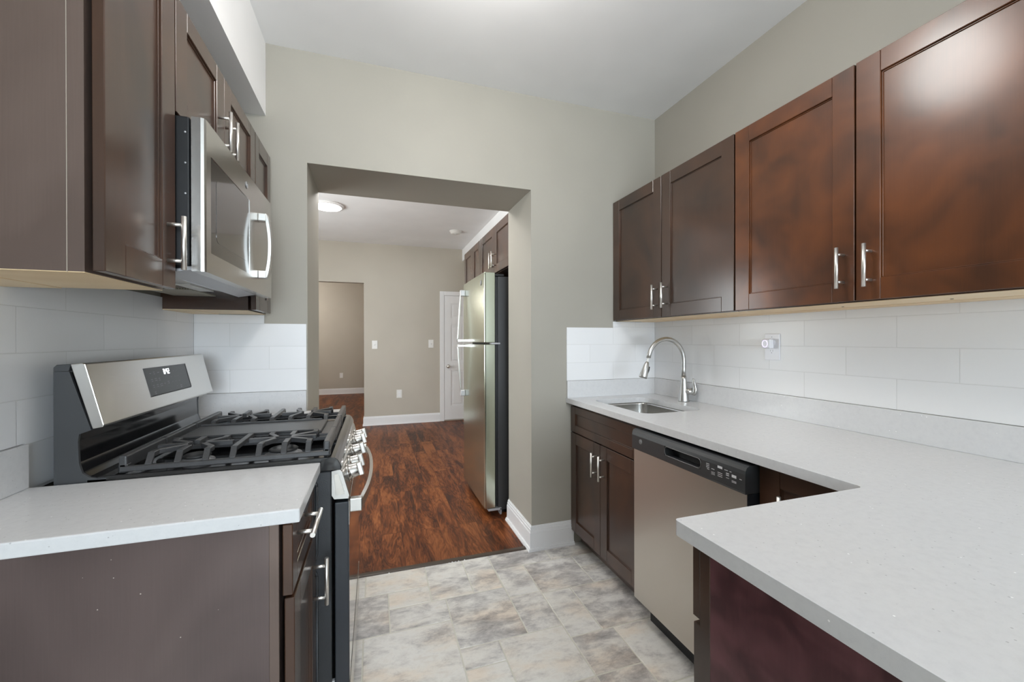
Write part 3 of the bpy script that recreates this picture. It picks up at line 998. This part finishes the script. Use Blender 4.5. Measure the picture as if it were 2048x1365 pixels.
def finger(mb, pts, w=0.0078, h=0.0135):
    """square-section iron bar along points (top line)"""
    for (p, q) in zip(pts[:-1], pts[1:]):
        p = Vector(p); q = Vector(q)
        dd = q - p
        s = Vector((-dd.y, dd.x, 0))
        s = s.normalized() * w if s.length > 1e-6 else Vector((w, 0, 0))
        e = dd.normalized() * w * 0.5
        p2, q2 = p - e * 0.6, q + e * 0.6
        dn = Vector((0, 0, -h))
        lp = [p2 - s, p2 + s, q2 + s, q2 - s]
        mb.poly([v + dn for v in lp] + lp, [(0, 3, 2, 1), (4, 5, 6, 7), (0, 1, 5, 4), (1, 2, 6, 5), (2, 3, 7, 6), (3, 0, 4, 7)], 0.0012)


def grate(ya, yb, bx):
    mb = MB()
    xa, xb = -0.640, -0.131
    zl, zt = 0.943, 0.972
    ym = (ya + yb) / 2
    # low side rails, tall end rails
    for yy in (ya + 0.006, yb - 0.006):
        mb.box(xa, xb, yy - 0.0075, yy + 0.0075, 0.929, zl, 0.002)
    for xx in (xa + 0.007, xb - 0.008):
        mb.box(xx - 0.009, xx + 0.009, ya + 0.001, yb - 0.001, 0.936, zt, 0.004, 2)
        for yy in (ya + 0.012, yb - 0.012):
            mb.box(xx - 0.010, xx + 0.010, yy - 0.011, yy + 0.011, 0.9257, 0.95, 0.003)
    xs = [xa + 0.060 + k * (xb - xa - 0.12) / 6 for k in range(7)]
    for k, x_ in enumerate(xs):
        for (ye, sg) in ((ya + 0.006, 1), (yb - 0.006, -1)):
            near = min(bx, key=lambda q: abs(q - x_))
            up = [(x_, ye, zl + 0.004), (x_, ye + sg * 0.018, zt)]
            if k == 3:
                finger(mb, up + [(x_, ym, zt)])
            elif abs(x_ - near) < 0.03:
                finger(mb, up + [(x_, ym - sg * 0.030, zt)])
            else:
                finger(mb, up + [(x_, ye + sg * 0.048, zt), (near + math.copysign(0.022, x_ - near), ym - sg * 0.012, zt)])
    for b0 in bx:
        for s in (-1, 1):
            finger(mb, [(b0 + s * 0.024, ym, zt), (b0 + s * 0.092, ym, zt)])
    return mb.build('grate', 'iron', rg)


grate(*yr[0], [-0.275, -0.505])
grate(*yr[2], [-0.275, -0.505])
mb = MB()
ya, yb = yr[1]
mb.box(-0.640, -0.131, ya, yb, 0.9257, 0.950, 0.003)
mb.box(-0.640, -0.624, ya, yb, 0.949, 0.972, 0.004, 2); mb.box(-0.147, -0.131, ya, yb, 0.949, 0.972, 0.004, 2)
mb.box(-0.610, -0.180, ya + 0.004, yb - 0.004, 0.949, 0.960, 0.003)
mb.box(-0.610, -0.200, ya + 0.004, ya + 0.012, 0.959, 0.966, 0.002); mb.box(-0.610, -0.200, yb - 0.012, yb - 0.004, 0.959, 0.966, 0.002)
mb.build('griddle', 'iron', rg)
# backguard: dark side cheeks, glossy riser, steel console
bk = MB().box(-0.765, -0.735, y0, y1, 0.06, 1.195, 0.003, 2).build('backguard', 'slate', rg)
cheek = [(-0.764, 0.884), (-0.764, 1.198), (-0.733, 1.198), (-0.690, 1.047), (-0.714, 1.038), (-0.7165, 1.020), (-0.7145, 0.962), (-0.708, 0.938), (-0.694, 0.926), (-0.676, 0.9215), (-0.66, 0.9210), (-0.66, 0.884)]
MB().prism(cheek, 'y', y0 - 0.001, y0 + 0.006).build('side_cheek', 'slate', bk)
MB().prism(cheek, 'y', y1 - 0.006, y1 + 0.001).build('side_cheek', 'slate', bk)
ris = [(-0.730, 1.05), (-0.716, 1.045), (-0.718, 1.02), (-0.716, 0.965), (-0.709, 0.940), (-0.695, 0.9275), (-0.678, 0.9225), (-0.655, 0.921), (-0.655, 0.910), (-0.730, 0.910)]
mb = MB(); mb.prism(ris, 'y', y0 + 0.006, y1 - 0.006)
mb.build('riser', 'enamel', bk)
MB().prism([(-0.7645, 1.1985), (-0.7645, 1.208), (-0.758, 1.2155), (-0.730, 1.2165), (-0.7345, 1.1985)], 'y', y0 - 0.001, y1 + 0.001, 0.001).build('top_cap', 'slate', bk)
con = [(-0.731, 1.2165), (-0.706, 1.2195), (-0.701, 1.2170), (-0.6635, 1.0590), (-0.6655, 1.0530), (-0.687, 1.0490)]
cs = MB().prism(con, 'y', y0 - 0.0015, y1 + 0.0015, 0.002, 2).build('console', 'steel', bk)
# display, tilted like the console face
up = Vector((-0.701 + 0.6635, 0, 1.217 - 1.059)).normalized()
out = Vector((up.z, 0, -up.x))
T = Matrix.Identity(4)
org = Vector((-0.701, 0, 1.217))
for i in range(3):
    T[i][0], T[i][1], T[i][2], T[i][3] = (0, 1, 0)[i], out[i], up[i], org[i]
dy0, dy1 = 1.600, 1.898
mb = MB(T)
mb.box(dy0, dy1, -0.002, 0.0008, -0.121, -0.030, 0.0004)
dp = mb.build('display', 'slate', cs)
mb = MB(T)
mb.box(dy1, dy1 + 0.004, 0, 0.0015, -0.121, -0.030); mb.box(dy0, dy1, 0, 0.0012, -0.124, -0.121)
mb.build('display_frame', 'black', dp)
SEG = {'8': 'abcdefg', '4': 'bcfg', '2': 'abdeg', '0': 'abcdef'}


def digit(mb, ch, a, z, w, h, t, dpt):
    s = {'a': (0, w, h - t, h), 'g': (0, w, h / 2 - t / 2, h / 2 + t / 2), 'd': (0, w, 0, t), 'f': (0, t, h / 2, h), 'b': (w - t, w, h / 2, h), 'e': (0, t, 0, h / 2), 'c': (w - t, w, 0, h / 2)}
    for q in SEG[ch]:
        x0, x1, z0, z1 = s[q]
        mb.box(a + x0, a + x1, dpt, dpt + 0.0004, z + z0, z + z1)


mb = MB(T)
a = 1.722
for ch in '842':
    digit(mb, ch, a, -0.058, 0.0095, 0.0185, 0.0026, 0.0008)
    a += 0.0135
    if ch == '8':
        mb.box(a - 0.0008, a + 0.0012, 0.0008, 0.0012, -0.053, -0.051); mb.box(a - 0.0008, a + 0.0012, 0.0008, 0.0012, -0.046, -0.044)
        a += 0.004
mb.build('clock_digits', 'digits', dp)
mb = MB(T)
for (yy, z, w, dbl) in ((1.628, -.050, .010, 0), (1.652, -.047, .010, 1), (1.678, -.050, .013, 0), (1.628, -.070, .010, 1), (1.650, -.069, .015, 1), (1.675, -.070, .012, 1),
                        (1.628, -.090, .010, 1), (1.652, -.090, .012, 1), (1.674, -.090, .018, 1), (1.705, -.090, .008, 0), (1.730, -.086, .012, 1), (1.628, -.112, .010, 1),
                        (1.765, -.052, .003, 0), (1.790, -.052, .003, 0), (1.815, -.052, .003, 0), (1.765, -.072, .003, 0), (1.790, -.072, .003, 0), (1.815, -.072, .003, 0),
                        (1.765, -.090, .003, 0), (1.790, -.090, .003, 0), (1.815, -.090, .003, 0), (1.790, -.108, .003, 0), (1.815, -.108, .012, 1)):
    mb.box(yy, yy + w, 0.0008, 0.0011, z, z + 0.0022)
    if dbl:
        mb.box(yy, yy + w, 0.0008, 0.0011, z - 0.006, z - 0.0038)
mb.build('button_legend', 'faint', dp)['kind'] = 'stuff'

# ================================================================== RIGHT SIDE
XF = 1.1307
# --- big L-shaped countertop with sink cut-out
ct = thing('countertop', (1.45, 1.2, 0.885), 'long L-shaped white quartz countertop holding the sink', 'countertop')


def arc(cx, cy, r, a0, a1, n=6):
    return [(cx + r * math.cos(math.radians(a0 + (a1 - a0) * k / n)), cy + r * math.sin(math.radians(a0 + (a1 - a0) * k / n))) for k in range(n + 1)]


XP, YP = 0.570, 0.686
out_pts = [(XF, D - 0.0013)] + arc(XF - 0.016, YP + 0.016, 0.016, 360, 270) + arc(XP + 0.010, YP - 0.010, 0.010, 90, 180) + [(XP, 0.04), (XR - 0.0013, 0.04), (XR - 0.0013, D - 0.0013)]
SX0, SX1, SY0, SY1 = 1.240, 1.605, 1.700, 2.205
hole = rounded(SX0, SX1, SY0, SY1, 0.060, 8)
mb = MB()
edges = []
for pts in (out_pts, hole):
    vs_ = [mb._v((p[0], p[1], CT)) for p in pts]
    edges += [mb.bm.edges.new((vs_[i], vs_[(i + 1) % len(vs_)])) for i in range(len(vs_))]
r_ = bmesh.ops.triangle_fill(mb.bm, edges=edges, use_beauty=True, use_dissolve=False)
fs = [f for f in r_['geom'] if isinstance(f, bmesh.types.BMFace)]
ex = bmesh.ops.extrude_face_region(mb.bm, geom=fs)
for v in ex['geom']:
    if isinstance(v, bmesh.types.BMVert):
        v.co.z -= 0.030
mb.build('slab', 'quartz', ct, mod_bevel=0.0028)
mb = MB()
mb.box(XR - 0.018, XR - 0.0013, 0.04, D - 0.018, CT, 1.0205)
mb.box(1.134, XR - 0.0013, D - 0.018, D - 0.0013, CT, 1.0205)
mb.build('upstand', 'quartz', ct, mod_bevel=0.0015)

# --- sink
sk = thing('sink', (1.42, 1.95, 0.70), 'undermount stainless steel sink set into the white countertop', 'sink')
mb = MB()
rings = []
for (gx, z, r) in ((0.022, 0.8845, 0.075), (0.004, 0.8845, 0.062), (0.004, 0.872, 0.062), (-0.004, 0.735, 0.058), (-0.020, 0.712, 0.050), (-0.05, 0.705, 0.04)):
    rings.append([mb._v((p[0], p[1], z)) for p in rounded(SX0 - gx, SX1 + gx, SY0 - gx, SY1 + gx, r, 8)])
for a, b_ in zip(rings[:-1], rings[1:]):
    for k in range(len(a)):
        f = mb.bm.faces.new((a[k], a[(k + 1) % len(a)], b_[(k + 1) % len(a)], b_[k])); f.smooth = True
mb.bm.faces.new(rings[-1])
o = mb.build('basin', 'sink', sk)
sm = o.modifiers.new('thickness', 'SOLIDIFY'); sm.thickness = 0.0015; sm.offset = -1
MB().lathe((1.45, 1.95, 0.7052), (0, 0, 1), [(0, 0.045), (0.002, 0.044), (0.0025, 0.03), (0.001, 0.028)], 24).build('drain', 'chrome', sk)

# --- faucet
fc = thing('faucet', (1.722, 1.98, CT), 'brushed steel gooseneck pull-down faucet behind the sink', 'faucet')
fx, fy = 1.716, 1.98
MB().lathe((fx, fy, CT + 0.0004), (0, 0, 1), [(0, 0.0300), (0.004, 0.0302), (0.03, 0.0275), (0.075, 0.0215), (0.130, 0.0165), (0.146, 0.0155)], 28).build('body', 'faucet', fc)
pts = [(fx, fy, 1.055), (fx, fy, 1.10), (fx, fy, 1.155)]
R0 = 0.1225
for k in range(1, 17):
    a = math.radians(180 * k / 16 * 0.955)
    pts.append((fx - R0 + R0 * math.cos(a), fy, 1.155 + R0 * 1.02 * math.sin(a)))
ng = MB().sweep(pts, 0.0125, 16).build('neck', 'faucet', fc)
e = Vector(pts[-1]); dv = (Vector(pts[-1]) - Vector(pts[-2])).normalized()
dv = (dv + Vector((-0.10, 0, 0))).normalized()
MB().sweep([e, e + dv * 0.030], 0.0058, 12).build('hose', 'plate', ng)
MB().sweep([e + dv * 0.024, e + dv * 0.030, e + dv * 0.045, e + dv * 0.110, e + dv * 0.118], [0.009, 0.0115, 0.0155, 0.0235, 0.0215], 22).build('spray_head', 'faucet', fc)
q = e + dv * 0.072 + Vector((0.018, -0.006, 0))
MB().sweep([q - dv * 0.020, q, q + dv * 0.020], [0.004, 0.0065, 0.004], 10).build('spray_button', 'black', fc)
mb = MB()
mb.cyl((fx + 0.004, fy - 0.008, 0.974), (fx + 0.026, fy - 0.040, 0.976), 0.0175, 0.0185, 22)
hb = mb.build('lever_hub', 'faucet', fc)
mb = MB()
b0 = Vector((fx + 0.027, fy - 0.043, 0.976))
mb.sweep([b0 + Vector((0.000, -0.002, -0.019)), b0 + Vector((0.003, -0.006, -0.004)), b0 + Vector((0.005, -0.009, 0.014)), b0 + Vector((0.001, -0.009, 0.042)), b0 + Vector((-0.003, -0.007, 0.070)), b0 + Vector((-0.003, -0.007, 0.075))],
         [(0.012, 0.011), (0.019, 0.012), (0.017, 0.010), (0.012, 0.007), (0.0095, 0.0055), (0.005, 0.004)], 16)
mb.build('lever', 'faucet', hb)

# --- upper cabinets on the right
UX = 1.4685 + 0.023
Z0, Z1 = 1.397, 2.166
upper((1.64, 1.864, Z0), 'dark brown two-door upper cabinet above the sink, beside the doorway wall', 1.3865, D - 0.0005, Z0, Z1, UX, XR - 0.0013, -1, [(1.866, 2.339), (1.389, 1.861)], [(1.901, 1.509), (1.822, 1.512)])
ucb = upper((1.64, 0.915, Z0), 'dark brown two-door upper cabinet cut off by the right edge of the photo', 0.4435, 1.3845, Z0, Z1, UX, XR - 0.0013, -1, [(0.918, 1.382), (0.446, 0.913)], [(0.950, 1.509), (0.870, 1.506)], door_mat='wood_redder')
for (nm, x_, y_) in (('a', 1.62, 1.05), ('b', 1.62, 0.75)):
    MB().lathe((x_, y_, Z0 - 0.0015), (0, 0, -1), [(0, 0.004), (0.001, 0.004), (0.0015, 0.001)], 10).build('screw', 'screw', ucb)

# --- sink base cabinet
sb = thing('base_cabinet', (1.47, 1.98, 0), 'dark brown sink base cabinet with two doors, beside the dishwasher', 'base cabinet', 'dark brown base cabinets')
mb = MB()
mb.box(1.183, 1.20, 1.622, D - 0.0005, 0.095, 0.884)           # face frame sheet
mb.box(1.20, 1.775, 1.622, 1.640, 0.10, 0.884); mb.box(1.20, 1.775, D - 0.019, D - 0.0005, 0.10, 0.884)
mb.box(1.20, 1.775, 1.640, D - 0.019, 0.10, 0.118); mb.box(1.757, 1.775, 1.64, D - 0.019, 0.118, 0.884)
mb.box(1.238, 1.254, 1.622, D - 0.0005, 0, 0.10)               # toe kick board
mb.build('body', 'carcass', sb)
T = frame_T((1.181, 1.628, 0.708), (0, 1, 0), (-1, 0, 0))
shaker('false_drawer_front', sb, T, 0.706, 0.158, 0.058, 0.045)
for (a, b_, hy) in ((1.983, 2.334, 2.018), (1.628, 1.980, 1.941)):
    T = frame_T((1.181, a, 0.094), (0, 1, 0), (-1, 0, 0))
    d = shaker('door', sb, T, b_ - a, 0.608, 0.066, 0.068)
    bar_handle(d, T, hy - a, 0.587 - 0.094, True)

# --- dishwasher
dw = thing('dishwasher', (1.45, 1.31, 0), 'stainless dishwasher with dark control strip, beside the sink base cabinet', 'dishwasher')
y0, y1 = 1.008, 1.612
MB().box(1.20, 1.77, y0 + 0.006, y1 - 0.002, 0.09, 0.870).build('tub', 'black', dw)
mb = MB()
mb.prism([(1.122, y0 + 0.006), (1.124, y0 + 0.001), (1.129, y0), (1.175, y0), (1.175, y1), (1.129, y1), (1.124, y1 - 0.001), (1.122, y1 - 0.006)], 'z', 0.106, 0.782)
dd = mb.build('door', 'doorside', dw)
MB().box(1.1195, 1.1225, y0 + 0.001, y1 - 0.001, 0.106, 0.7825, 0.0012, 2).build('front_panel', 'steel_v', dd)
cpf = [(1.1115, 0.784), (1.1105, 0.79), (1.1105, 0.846), (1.1125, 0.858), (1.118, 0.868), (1.128, 0.873), (1.195, 0.873), (1.195, 0.784)]
# strip with a pocket handle cut into it
py0, py1, pz0, pz1 = 1.194, 1.392, 0.809, 0.8465
mb = MB()
mb.prism(cpf, 'y', y0 - 0.001, py0); mb.prism(cpf, 'y', py1, y1 + 0.001)
mb.prism([(1.1105, pz1), (1.1125, 0.858), (1.118, 0.868), (1.128, 0.873), (1.195, 0.873), (1.195, pz1)], 'y', py0, py1)
mb.prism([(1.1115, 0.784), (1.1105, 0.79), (1.1105, pz0), (1.195, pz0), (1.195, 0.784)], 'y', py0, py1)
mb.box(1.150, 1.195, py0, py1, pz0, pz1)
cp = mb.build('control_panel', 'slate', dd)
mb = MB()
o_ = rounded(py0 + 0.002, py1 - 0.002, pz0 + 0.001, pz1 - 0.001, 0.014, 5)
mb.sweep([(1.1108, p[0], p[1]) for p in o_ + o_[:1]], 0.0014, 6)
mb.build('pocket_rim', 'badge', cp)
MB().prism(o_, 'x', 1.149, 1.1502).build('pocket_back', 'black', cp)
dT = frame_T((0, 0, 0), (0, 1, 0), (-1, 0, 0))
mb = MB(dT)
bs = -1.1105
for (yy, z, w, h_) in ((1.155, .838, .014, .0022), (1.155, .832, .014, .0022), (1.155, .826, .014, .0022), (1.155, .820, .010, .0022),
                       (1.132, .826, .013, .002), (1.098, .838, .020, .008), (1.098, .822, .020, .0018), (1.098, .816, .020, .0018), (1.098, .810, .020, .0018),
                       (1.075, .839, .008, .002), (1.083, .839, .006, .002), (1.070, .829, .012, .003), (1.070, .823, .012, .003), (1.060, .839, .008, .002),
                       (1.041, .824, .018, .009), (1.041, .812, .018, .0016), (1.041, .808, .018, .0016), (1.020, .826, .009, .002),
                       (1.130, .816, .016, .0012), (1.130, .812, .016, .0012), (1.130, .808, .016, .0012), (1.070, .815, .012, .0014)):
    mb.box(yy, yy + w, bs * -1 * -1, bs + 0.0003, z, z + h_)
for v in mb.bm.verts:
    if v.co.x > 1.1105 + 0.001:
        v.co.x = 1.1105
mb.build('control_legend', 'mark', cp)
emblem(cp, dT, 1.548, 0.826, 0.011, -1.1105)
MB().box(1.186, 1.20, y0 + 0.004, y1 - 0.03, 0.0, 0.10).build('toe_kick', 'black', dw)

# --- blind corner base cabinet
cb = thing('base_cabinet', (1.47, 0.83, 0), 'dark brown corner base cabinet peeking out between dishwasher and peninsula', 'base cabinet', 'dark brown base cabinets')
mb = MB()
mb.box(1.183, 1.775, 0.660, 1.003, 0.10, 0.884); mb.box(1.24, 1.775, 0.660, 1.003, 0, 0.10)
mb.build('body', 'carcass', cb)
T = frame_T((1.181, 0.694, 0.100), (0, 1, 0), (-1, 0, 0))
d = shaker('door', cb, T, 0.306, 0.776, 0.070, 0.052)
bar_handle(d, T, 0.212, 0.645, True)

# --- peninsula cabinet
pn = thing('base_cabinet', (0.9, 0.35, 0), 'dark brown peninsula base cabinet with burgundy end panel under the near countertop', 'base cabinet', 'dark brown base cabinets')
mb = MB()
mb.box(0.604, 1.18, 0.07, 0.628, 0.0, 0.884)
mb.build('body', 'carcass', pn)
MB().box(0.600, 0.604, 0.07, 0.622, 0.0, 0.8845).build('end_panel', 'burgundy', pn)
mb = MB()
mb.box(0.5995, 0.64, 0.622, 0.648, 0.0, 0.8845, 0.001); mb.box(0.64, 1.18, 0.628, 0.648, 0.10, 0.8845)
mb.build('face_frame', 'wood', pn)
T = frame_T((0.602, 0.650, 0.726), (1, 0, 0), (0, 1, 0))
shaker('drawer', pn, T, 0.50, 0.150, 0.058, 0.045)
T = frame_T((0.604, 0.650, 0.100), (1, 0, 0), (0, 1, 0))
shaker('door', pn, T, 0.50, 0.613)

# --- outlet with plugged-in sensor light
ol = thing('outlet', (XR - 0.008, 1.466, 1.241), 'white wall outlet on the subway tile right of the faucet', 'outlet', 'white wall outlets')
MB().box(XR - 0.0135, XR - 0.0081, 1.428, 1.504, 1.179, 1.303, 0.002, 2).build('cover_plate', 'plastic', ol)
for z in (1.262, 1.220):
    MB().prism(rounded(1.450, 1.482, z - 0.0145, z + 0.0145, 0.009, 4), 'x', XR - 0.015, XR - 0.0134).build('receptacle', 'plastic', ol)
mb = MB()
for z in (1.220,):
    mb.box(XR - 0.0153, XR - 0.0149, 1.459, 1.4605, z - 0.001, z + 0.007); mb.box(XR - 0.0153, XR - 0.0149, 1.471, 1.4725, z - 0.001, z + 0.007)
    mb.lathe((XR - 0.0149, 1.466, z - 0.007), (-1, 0, 0), [(0, 0.0022), (0.0004, 0.0022)], 8)
mb.lathe((XR - 0.0134, 1.466, 1.288), (-1, 0, 0), [(0, 0.0025), (0.0004, 0.0025)], 8)
mb.build('slots', 'badge', ol)['kind'] = 'stuff'
nl = thing('night_light', (XR - 0.016, 1.474, 1.256), 'small white plug-in sensor light with a violet ring in the outlet', 'night light')
MB().box(XR - 0.046, XR - 0.0153, 1.452, 1.492, 1.234, 1.279, 0.006, 3).build('body', 'plastic', nl)
mb = MB()
pts = [(XR - 0.0462, 1.476 + 0.0135 * math.cos(2 * PI * k / 24), 1.2565 + 0.0165 * math.sin(2 * PI * k / 24)) for k in range(25)]
mb.sweep(pts, 0.0018, 8)
mb.build('light_ring', 'glow', nl)

# ================================================================== FAR ROOM
fr = thing('fridge', (1.15, 3.27, 0), 'stainless top-freezer fridge beyond the doorway', 'fridge')
y0, y1 = 2.885, 3.640
MB().box(0.852, 1.52, y0 + 0.012, y1 - 0.012, 0.03, 1.742, 0.004, 2).build('cabinet', 'fridge_side', fr)
for (x_, y_) in ((0.92, y0 + 0.06), (0.92, y1 - 0.06), (1.46, y0 + 0.06), (1.46, y1 - 0.06)):
    MB().cyl((x_, y_, 0), (x_, y_, 0.031), 0.02).build('foot', 'black', fr)
mb = MB()
mb.box(0.87, 0.90, y0 + 0.02, y1 - 0.02, 0.012, 0.035)
mb.build('base_grille', 'black', fr)
MB().box(0.828, 0.853, y0 + 0.022, y1 - 0.022, 0.06, 1.74).build('door_gasket', 'black', fr)
nb = 10


def fridge_door(name, z0, z1):
    pts = [(0.829, y0), (0.760, y0), (0.753, y0 + 0.003), (0.750, y0 + 0.010)]
    for k in range(1, nb):
        t_ = k / nb
        yy = y0 + 0.010 + (y1 - y0 - 0.020) * t_
        pts.append((0.750 - 0.005 * math.sin(PI * t_), yy))
    pts += [(0.750, y1 - 0.010), (0.753, y1 - 0.003), (0.760, y1), (0.829, y1)]
    d = MB().prism(pts, 'z', z0, z1).build(name, 'steel_fridge', fr, mod_bevel=0.004)
    return d


fd = fridge_door('freezer_door', 1.258, 1.768)
rd = fridge_door('fridge_door', 0.055, 1.244)
emblem(fd, frame_T((0, 0, 0), (0, 1, 0), (-1, 0, 0)), 2.985, 1.702, 0.020, -0.7475)


def fr_handle(door, zt, zb, top_big):
    yh = y1 - 0.065
    mb = MB()
    n = 14
    P = []
    for k in range(n + 1):
        t_ = k / n
        z = zt + (zb - zt) * t_
        s = t_ if top_big else 1 - t_
        off = 0.030 + 0.032 * (s ** 0.75)
        P.append((0.748 - off, yh, z))
    mb.sweep(P, (0.011, 0.0065), 12)
    h = mb.build('handle', 'faucet', door)
    mb = MB()
    zz_ = zt - 0.02 if top_big else zb + 0.02
    mb.box(0.709, 0.751, yh - 0.021, yh + 0.021, zz_ - 0.032, zz_ + 0.022, 0.006, 2)
    mb.build('handle_mount', 'lightgrey', h)
    mb = MB()
    zz_ = zb + 0.012 if top_big else zt - 0.012
    mb.box(0.682, 0.751, yh - 0.012, yh + 0.012, zz_ - 0.012, zz_ + 0.010, 0.003, 2)
    mb.build('handle_bracket', 'chrome', h)


fr_handle(fd, 1.712, 1.262, True)
fr_handle(rd, 1.240, 0.800, False)
mb = MB()
mb.box(0.775, 0.875, y0 - 0.002, y0 + 0.06, 0.036, 0.052, 0.002); mb.box(0.862, 0.876, y0 - 0.002, y0 + 0.05, 0.004, 0.05, 0.002)
mb.build('bottom_hinge', 'lightgrey', fr)
MB().box(0.80, 0.868, y0 + 0.002, y0 + 0.05, 1.2448, 1.2572, 0.002).build('middle_hinge', 'lightgrey', fr)
MB().box(0.80, 0.90, y0 + 0.008, y0 + 0.07, 1.7425, 1.7605, 0.003).build('top_hinge', 'black', fr)

FX = 0.92
upper((1.3, 3.24, 1.82), 'two-door dark brown upper cabinet above the fridge', D2 + 0.001, 3.700, 1.815, 2.203, FX + 0.023, 1.8195, -1, [(D2 + 0.006, 3.228), (3.232, 3.697)], [(3.190, 1.921), (3.262, 1.921)], under=False)
upper((1.3, 4.05, 1.40), 'tall dark brown upper cabinet just past the fridge, nearest the white door', 3.702, 4.405, 1.40, 2.203, FX + 0.023, 1.8195, -1, [(3.705, 4.020), (4.024, 4.402)], [None, None], under=False)


def lamp(loc, zc, r, label):
    t_ = thing('ceiling_light', (loc[0], loc[1], zc), label, 'ceiling light', 'round flush ceiling lights')
    MB().lathe((loc[0], loc[1], zc - 0.0002), (0, 0, -1), [(0, r), (0.016, r), (0.022, r * 0.97), (0.022, r * 0.86)], 40).build('housing', 'trim', t_)
    MB().lathe((loc[0], loc[1], zc - 0.0222), (0, 0, -1), [(0, r * 0.86), (0.006, r * 0.82), (0.009, r * 0.6), (0.010, 0.0)], 40).build('diffuser', 'lamp', t_)


lamp((-0.48, 4.82), ZF, 0.165, 'round white flush ceiling light glowing in the far room')
lamp((-0.10, 3.35), ZF, 0.165, 'unseen far-room ceiling light added to brighten the doorway, hidden by the doorway header')  # fixture made up for the doorway fill light
lamp((0.35, 1.2), ZC, 0.165, 'round white flush ceiling light overhead in the kitchen, above the top edge of the photo')
sd = thing('smoke_detector', (1.02, 5.44, ZF), 'round white smoke detector on the ceiling beside the white soffit', 'smoke detector')
MB().lathe((1.02, 5.44, ZF - 0.0002), (0, 0, -1), [(0, 0.080), (0.008, 0.080), (0.010, 0.070), (0.032, 0.066), (0.040, 0.05), (0.041, 0.0)], 32).build('housing', 'plate', sd)
MB().lathe((1.02, 5.44, ZF - 0.0412), (0, 0, -1), [(0, 0.016), (0.002, 0.015), (0.0025, 0.0)], 16).build('test_button', 'trim', sd)


def wall_plate(name, x, z, ywall, label, cat, group, toggle):
    t_ = thing(name, (x, ywall, z), label, cat, group)
    MB().box(x - 0.039, x + 0.039, ywall - 0.006, ywall - 0.0002, z - 0.062, z + 0.062, 0.002, 2).build('cover_plate', 'plate', t_)
    if toggle:
        mb = MB(); mb.prism([(ywall - 0.0058, z - 0.012), (ywall - 0.008, z - 0.012), (ywall - 0.018, z + 0.006), (ywall - 0.014, z + 0.011), (ywall - 0.0058, z + 0.010)], 'x', x - 0.005, x + 0.005)
        mb.build('toggle', 'trim', t_)
    else:
        for s in (-1, 1):
            MB().prism(rounded(x - 0.017, x + 0.017, z + s * 0.021 - 0.015, z + s * 0.021 + 0.015, 0.009, 4), 'y', ywall - 0.0075, ywall - 0.0058).build('receptacle', 'trim', t_)


wall_plate('light_switch', -0.003, 1.21, FY, 'white light switch on the tan wall beside the opening', 'light switch', 'white light switches', True)
wall_plate('light_switch', 0.832, 1.221, FY, 'white light switch on the tan wall beside the white door', 'light switch', 'white light switches', True)
wall_plate('outlet', 0.35, 0.459, FY, 'white outlet low on the tan wall above the baseboard', 'outlet', 'white wall outlets', False)
wall_plate('outlet', -0.759, 0.442, 10.6, 'small white outlet on the hall wall seen through the opening', 'outlet', 'white wall outlets', False)
